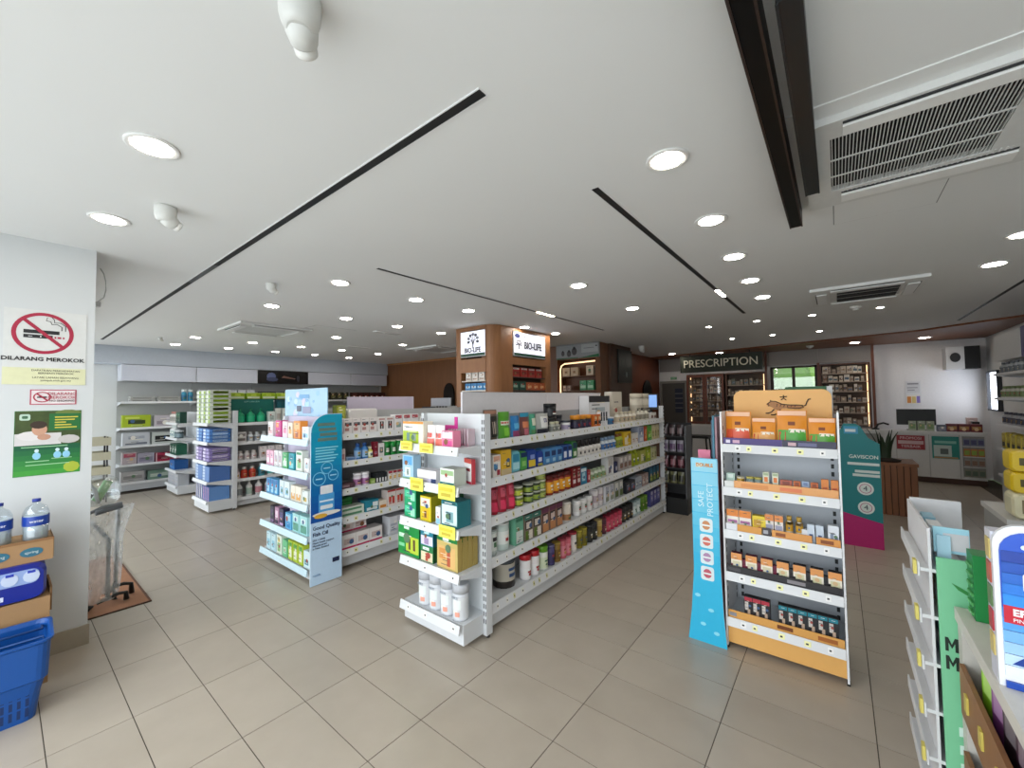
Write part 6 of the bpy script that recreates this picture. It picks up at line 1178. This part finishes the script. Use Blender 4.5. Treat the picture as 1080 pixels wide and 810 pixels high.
MB().prism(rect(-.02, .03, .06, .055), -.1525, -.1508, M('#d3d9ee', .4)).build('print', t); text('water', .03, M('#d3d9ee', .4), t, (-.10, -.1525, .055))
t = thing('bottle_tray', 'low cardboard tray holding water bottles on top of the blue pack', 'box', (-.48, .36, .7008)); MB().box(-.24, -.14, 0, .235, .14, .115, CB).build('tray', t); MB().box(-.242, -.143, .115, .237, -.14, .13, M('#8a6440', .8)).box(.2355, -.14, .01, .2375, .14, .125, M('#6f5236', .8)).build('tray_lip', t)
for k in range(3):
    MB().prism(ellipse(-.10 + k * .125, .06, .045, .026, 14), -.1425, -.1405, M('#2f6a80', .5)).build('oval_print', t); text('spring', .022, M('#c9d6d6', .5), t, (-.10 + k * .125, -.1435, .06))
WT = glassy('clear_bottle', (.90, .94, .97), .16, .08)
for k, nm in enumerate(('leftmost', 'middle', 'rightmost')):
    t = thing('water_bottle', f'large water bottle with blue label and cap, {nm} of three on the tray', 'bottle', (-.598 + k * .142, .29, .8165), group='water bottles on the tray')
    MB().lathe([(.045, 0), (.055, .01), (.055, .03), (.052, .06), (.055, .09)], WT, 18).build('bottle_foot', t); MB().lathe([(.056, .09), (.056, .145)], M('#1c3f9a', .35), 18, cap=False).build('label', t); MB().lathe([(.055, .146), (.054, .165), (.042, .195), (.018, .215), (.015, .225)], WT, 18).build('bottle_shoulder', t); MB().lathe([(.018, .2255), (.018, .243)], M('#1a2f8c', .4), 14).build('cap', t)
    MB().lathe([(.05, .008), (.05, .15)], M('#cfd9de', .15), 14).build('water', t)
    text('water', .024, M('#dfe6f5', .4), t, (0, -.0575, .118))
def basket(label, x, y, z, rz, tall):
    t = thing('shopping_basket', label, 'basket', (x, y, z), rz); BB = M('#0a4a94', .4, var=.03); w, d, h = .46, .33, .40
    def ringp(z_, ix, off=0): a, b = w/2 - ix + off, d/2 - ix + off; return [(p[0], p[1], z_) for p in [(q[0], q[1]) for q in rrect(-a, -b, a, b, .045, n=4)]]
    m = MB()
    prof = [(0, .045), (.19, .024), (.205, .006), (.385, 0), (.395, -.010), (.405, -.010), (.405, .002), (.385, .008), (.20, .016)]
    rings = [ringp(a, b) for a, b in prof] + [ringp(.012, .055)]
    n = len(rings[0])
    for i in range(len(rings) - 1):
        for k in range(n): m.face([rings[i][k], rings[i][(k+1) % n], rings[i+1][(k+1) % n], rings[i+1][k]], BB, False)
    m.face(list(reversed(rings[0])), BB); m.face(rings[-1], M('#0b3f7c', .5)); m.build('shell', t)
    s = MB(); DKB = M('#0a2a5c', .6)
    for row, (z0, z1) in enumerate(((.025, .07), (.08, .12), (.13, .175))):
        for k in range(12):
            xx = -.15 + k * .027; f = lambda z_: -(d/2 - (.045 - (.045 - .024) * z_ / .19)) - .0006
            s.face([(xx, f(z0), z0), (xx + .012, f(z0), z0), (xx + .012, f(z1), z1), (xx, f(z1), z1)], DKB)
    tag(s.build('slots', t), kind='stuff')
    for sy in (-1, 1): MB().tube([(-.20, sy * .150, .37), (-.205, sy * .06, .385), (.205, sy * .06, .385), (.20, sy * .150, .37)], .006, M('#0d3f7c', .5), 6).build('handle', t)
    return t
basket('deep blue plastic shopping basket on the floor at the left edge', -.495, -.07, 0, -.03, 0)
# ------------------------------------------------------------------ mat and wrapped walking frame
t = thing('floor_mat', 'brown rectangular entrance mat with paler worn middle', 'mat', (-.05, .955, 0)); MB().box(0, 0, .0003, .40, 1.65, .008, M('#96694c', .9, var=.12, scale=14)).build('mat', t); MB().box(0, 0, .0003, .40, .015, .0088, M('#5f4030', .9)).box(.385, .015, .0003, .40, 1.65, .0088, M('#5f4030', .9)).build('border', t)
t = thing('wrapped_walker', 'grey walking frame on black hooked feet under milky plastic wrap', 'walking frame', (.05, 1.22, .0085)); GR = M('#7d8084', .35, .7)
MB().tube([(-.10, -.06, .04), (-.10, -.06, .62), (-.07, -.05, .74), (.02, -.05, .78), (.14, -.05, .79)], .014, GR).build('frame_tube', t); MB().tube([(.06, -.08, .06), (.06, -.08, .52), (-.04, -.08, .68)], .014, GR).build('frame_tube', t); MB().tube([(.12, .04, .10), (.13, .04, .79)], .014, GR).build('frame_tube', t); MB().tube([(-.02, -.07, .745), (.14, -.06, .775)], .02, M('#5f6266', .6)).build('grip', t)
for pts in ([(.04, .02, .10), (.17, .02, .105), (.215, .02, .09), (.22, .02, .012)], [(.0, -.08, .035), (.12, -.10, .075), (.165, -.10, .07), (.17, -.10, .012)], [(.05, -.02, .07), (.10, -.02, .09), (.115, -.02, .04), (.11, -.02, .012)], [(-.05, -.10, .01), (-.03, -.12, .03), (-.10, -.11, .05)]): MB().tube(pts, [.013, .014, .016, .02][:len(pts)], BLACK, 8).build('hooked_foot', t)
g = []
for i in range(9):
    f = i / 8; row = []
    for k in range(17):
        a = 2*PI*k/16; rx = .115 + .02*f + (.07 * max(0, f - .7) / .3 if math.cos(a) > .3 else 0) + .012 * math.sin(3*a + 4*f); ry = .10 + .015 * math.sin(5*a + 3*f); row.append((.02 + rx * math.cos(a), -.02 + ry * math.sin(a), .045 + .68 * f + (.05 * max(0, math.cos(a)) * f)))
    g.append(row)
MB().sheet(g, FILM).build('plastic_wrap', t)
t = thing('bagged_tubing', 'clear domed plastic bag with green labelled item atop the walking frame', 'bag', (.05, 1.22, .81))
MB().lathe([(.10, 0), (.13, .03), (.14, .12), (.115, .2), (.05, .235)], CLEAR, 16).build('clear_bag', t); MB().tube([(-.07, -.02, .01), (-.08, -.02, .15), (-.05, -.02, .17), (-.02, -.02, .13), (.0, -.02, .01)], .014, M('#d9dcdc', .4)).build('white_tube', t); MB().tube([(-.01, 0, .03), (.06, 0, .18)], .03, M('#8fc28a', .4)).build('green_item', t); MB().tube([(-.02, .03, .03), (.07, .03, .2)], .02, M('#e3e6e3', .4)).build('white_item', t)
# ------------------------------------------------------------------ foreground counter at the right edge
t = thing('checkout_counter', 'white topped counter with timber flyer racks at the right edge', 'counter', (0, 0, 0)); TW = wood('#7a5030', '#94683f')
MB().box(-.6, -4.55, .86, 1.565, -3.795, .90, M('#cfccc4', .4)).build('worktop', t); MB().box(-.6, -4.53, 0, 1.55, -3.9005, .859, TW).build('carcass', t)
MB().box(1.50, -3.899, 0, 1.555, -3.80, .859, M('#c9c6be', .45)).build('end_panel', t)
for k in range(4):
    zt = .745 - k * .275; z0 = zt - .145
    b = MB().box(-.6, -3.802, z0, 1.495, -3.790, zt, TW).build('rack_board', t); MB().box(-.6, -3.899, z0 - .012, 1.495, -3.79, z0 - .0005, TW).build('rack_ledge', t)
    for j in range(7): MB().box(.42 + j * .16, -3.7895, zt - .10, .45 + j * .16, -3.784, zt - .05, M('#c8b85a', .5)).build('price_tag', b)
for k in range(9):
    c = ['#8fd02a', '#7a3f80', '#2a1f26', '#3a2030', '#1d1a1c', '#cfcfd4', '#c9733a', '#d0d0d4', '#8a5a2a'][k]
    o = thing('snack_packet', f'small packet in the top flyer rack, {ORD[k]} from the far end', 'packet', (1.33 - k * .10, -3.835, .601), .12); MB().box(-.045, -.012, 0, .045, .012, .235, M(c, .4, var=.15)).build('packet', o); MB().box(-.03, .0122, .14, .03, .0135, .22, M(grad(c, '#ffffff', .35), .4)).build('print', o)
for k in range(6):
    o = thing('flyer', f'pale flyer in the second rack, {ORD[k]} from the far end', 'flyer', (1.40 - k * .155, -3.83, .3265), 0); MB().box(-.065, -.004, 0, .065, .004, .235, M(('#8f9092', '#d6d3e0')[k % 2], .5)).build('sheet', o); MB().box(-.03, .0042, .17, .03, .005, .20, M('#5a5a68', .5)).build('print', o)
# green-sided shelf stand at the counter end
t = thing('shelf_stand', 'narrow shelf stand with green side panel lettered MM at counter end', 'display stand', (1.60, -3.752, 0), -PI/2)
GP = M('#7cc79a', .45, var=.02); MB().box(.01, 0, .01, .105, .012, 1.045, GP).build('side_panel', t); MB().box(-.008, .013, .01, .0, .55, 1.14, M('#d9d9dc', .45)).build('front_edge', t); MB().box(.0, .53, .01, .16, .55, 1.15, M('#d6d6d8', .45)).build('back_panel', t); MB().box(.10, .013, .02, .112, .53, 1.03, M('#d0d0d2', .45)).build('inner_panel', t)
for k in range(6):
    z0 = .16 + k * .165; s = MB().box(-.03, .014, z0, .099, .52, z0 + .012, RAIL).build('shelf', t); MB().box(-.036, .014, z0 - .02, -.031, .52, z0 + .03, RAIL).build('price_rail', s); MB().box(-.046, .03, z0 - .02, -.037, .06, z0 + .03, M('#d3c66a', .5)).build('price_tag', s)
INKG = M('#16281e', .5)
for zz in (.730, .668):
    x0, x1, h_, w_ = .022, .054, .046, .008
    MB().prism(rect(x0, zz, x0 + w_, zz + h_), -.0016, -.0002, INKG).prism(rect(x1 - w_, zz, x1, zz + h_), -.0016, -.0002, INKG).prism([(x0 + w_, zz + h_ * .62), ((x0 + x1) / 2, zz + h_ * .22), ((x0 + x1) / 2, zz + h_ * .52), (x0 + w_, zz + h_)], -.0016, -.0002, INKG).prism([((x0 + x1) / 2, zz + h_ * .22), (x1 - w_, zz + h_ * .62), (x1 - w_, zz + h_), ((x0 + x1) / 2, zz + h_ * .52)], -.0016, -.0002, INKG).build('lettering', t)
for k in range(4): MB().prism([(.045, .27 + k * .06), (.104, .285 + k * .06), (.104, .315 + k * .06), (.045, .30 + k * .06)], -.0015, -.0002, M('#d6ece2', .45)).build('stripe_print', t)
MB().prism([(.045, .965), (.06, .945), (.085, .93), (.09, .94), (.07, .952)], -.002, -.0002, M('#2f8a3f', .5)).build('leaf_print', t)
for k, (z0, cs) in enumerate((( .997 - .0, ('#a9cfe0', '#d9dde0', '#8fb9cc')), (.832, ('#c9c9b0', '#b08a6a', '#d9d6c0')), (.667, ('#8a9ab0', '#d9d9d9', '#4a4a58')))):
    for j in range(3): put(carton(.10, .035, .115, cs[j], (.1, .3, .9, .7, '#e6e6e6')), f'thin pack on the green sided stand, {ORD[j]} from front, {ORD[k]} shelf down', 1.70 + j * .14, -3.772, z0 + .0005, PI, 'packs on the green sided stand')
t = thing('leaflet_card', 'pale blue card standing above the green side panel', 'card', (1.66, -3.765, 1.0), -PI/2); MB().box(0, 0, .05, .09, .004, .14, M('#9fd0e0', .45)).build('card', t); MB().box(.025, -.002, .06, .088, -.0003, .12, M('#c9c9cc', .45)).build('print', t)
# green carton and big detergent pack on the counter
t = thing('carton', 'dark green carton standing on the counter beside the green panel', 'box', (1.47, -3.848, .9005), -PI/2); MB().box(-.02, 0, 0, .11, .08, .205, M('#15803c', .4)).build('box', t); m = MB()
for k in range(6): m.box(-.026, .008, .012 + k * .03, -.0205, .06, .022 + k * .03, M('#4fa05a', .4))
m.build('coil', t)
t = thing('detergent_display', 'big blue and white effervescent pack with rounded board on the counter', 'display', (1.085, -3.800, .9005), -PI/2 - .02)
MB().prism(rrect(.0, 0, .30, .395, .05, (0, 0, 1, 1)), .004, .02, M('#e3e5ea', .35)).build('board', t)
BL1 = M('#1648b0', .3, var=.03)
for k in range(7): MB().prism(rrect(.010, .17, .30, .38, .05, (0, 0, 0, 1)) if k == 0 else rect(.010, .028 * k - .0, .30, .028 * k + .026), -.001 - k * 1e-4, .0035, M('#1a50c0', .3) if k == 0 else M(grad('#dfeaf4', '#2f86d8', (k - 1) / 5), .3)).build('pack_print', t)
for k in range(5): MB().prism(rect(.012, .20 + k * .026, .299, .228 + k * .026), -.0028, -.0018, M(grad('#2f8ae6', '#123a98', k / 4), .3)).build('pack_print', t)
MB().prism(rrect(.045, .235, .30, .285, .01), -.0036, -.0029, M('#d9dde6', .3)).build('logo_plate', t); MB().prism(rrect(.050, .24, .30, .28, .008), -.0044, -.0037, M('#c01f30', .3)).build('logo_plate', t); text('ENO', .045, M('#f0f0f2', .4), t, (.11, -.0055, .26), bold=.001)
MB().prism(rect(.012, .158, .30, .20), -.0036, -.0019, M('#c01f34', .3)).build('red_band', t); text('EFFERVESCENT', .022, M('#f0f0f2', .4), t, (.026, -.0045, .185), 'LEFT', bold=.001); text('PINK COOL', .012, M('#f0f0f2', .4), t, (.026, -.0045, .167), 'LEFT')
MB().prism([(.022, .06), (.045, .085), (.07, .12), (.11, .125), (.13, .10), (.09, .09), (.055, .06)][::-1], -.0036, -.0020, M('#143a8c', .3)).build('swoosh_print', t); MB().prism(ellipse(.085, .085, .025, .014, 12), -.0046, -.0037, M('#e9eef6', .3)).build('swoosh_print', t)
MB().box(.010, -.003, 0, .30, .0035, .016, M('#1a48a8', .3)).build('foot_strip', t)
for k in range(3): MB().prism(ellipse(.05 + k * .012, .345 - k * .018, .006, .006, 8), -.0036, -.0029, M('#cfe3f6', .3)).build('bubble_print', t)
m = MB()
for k, c in enumerate(('#c9b46a', '#b0503a', '#5a7a4a', '#b0303c', '#c9b46a')): m.box(-.003, .024, .30 - k * .06, .03, .06, .35 - k * .06, M(c, .4))
m.build('side_print', t); MB().box(.0, .021, 0, .30, .075, .37, M('#c9cad6', .4)).build('box_body', t)
# yellow packs on a low stand beyond the counter
t = thing('pack_stand', 'low grey stand at the right edge carrying cream and yellow packs', 'stand', (2.98, -4.22, 0)); MB().box(0, -.5, 0, .5, 0, .90, M('#8a8a88', .6)).build('body', t); MB().box(-.01, -.51, .9005, .51, .01, .93, M('#b9b9b6', .5)).build('top', t)
put(softpack(.26, .16, .14, '#cfc9a8', (.1, .2, .9, .8, '#7a6a4a')), 'cream soft pack at the right edge below the yellow packs', 3.0, -4.37, .9308, -PI/2)
for k in range(2):
    put(softpack(.25, .15, .115, '#d0b21f', (.1, .3, .9, .7, '#4a4218')), f'{["lower", "upper"][k]} of two yellow soft packs at the right edge', 3.0, -4.365, 1.0715 + k * .1158, -PI/2, 'yellow packs at the right edge')
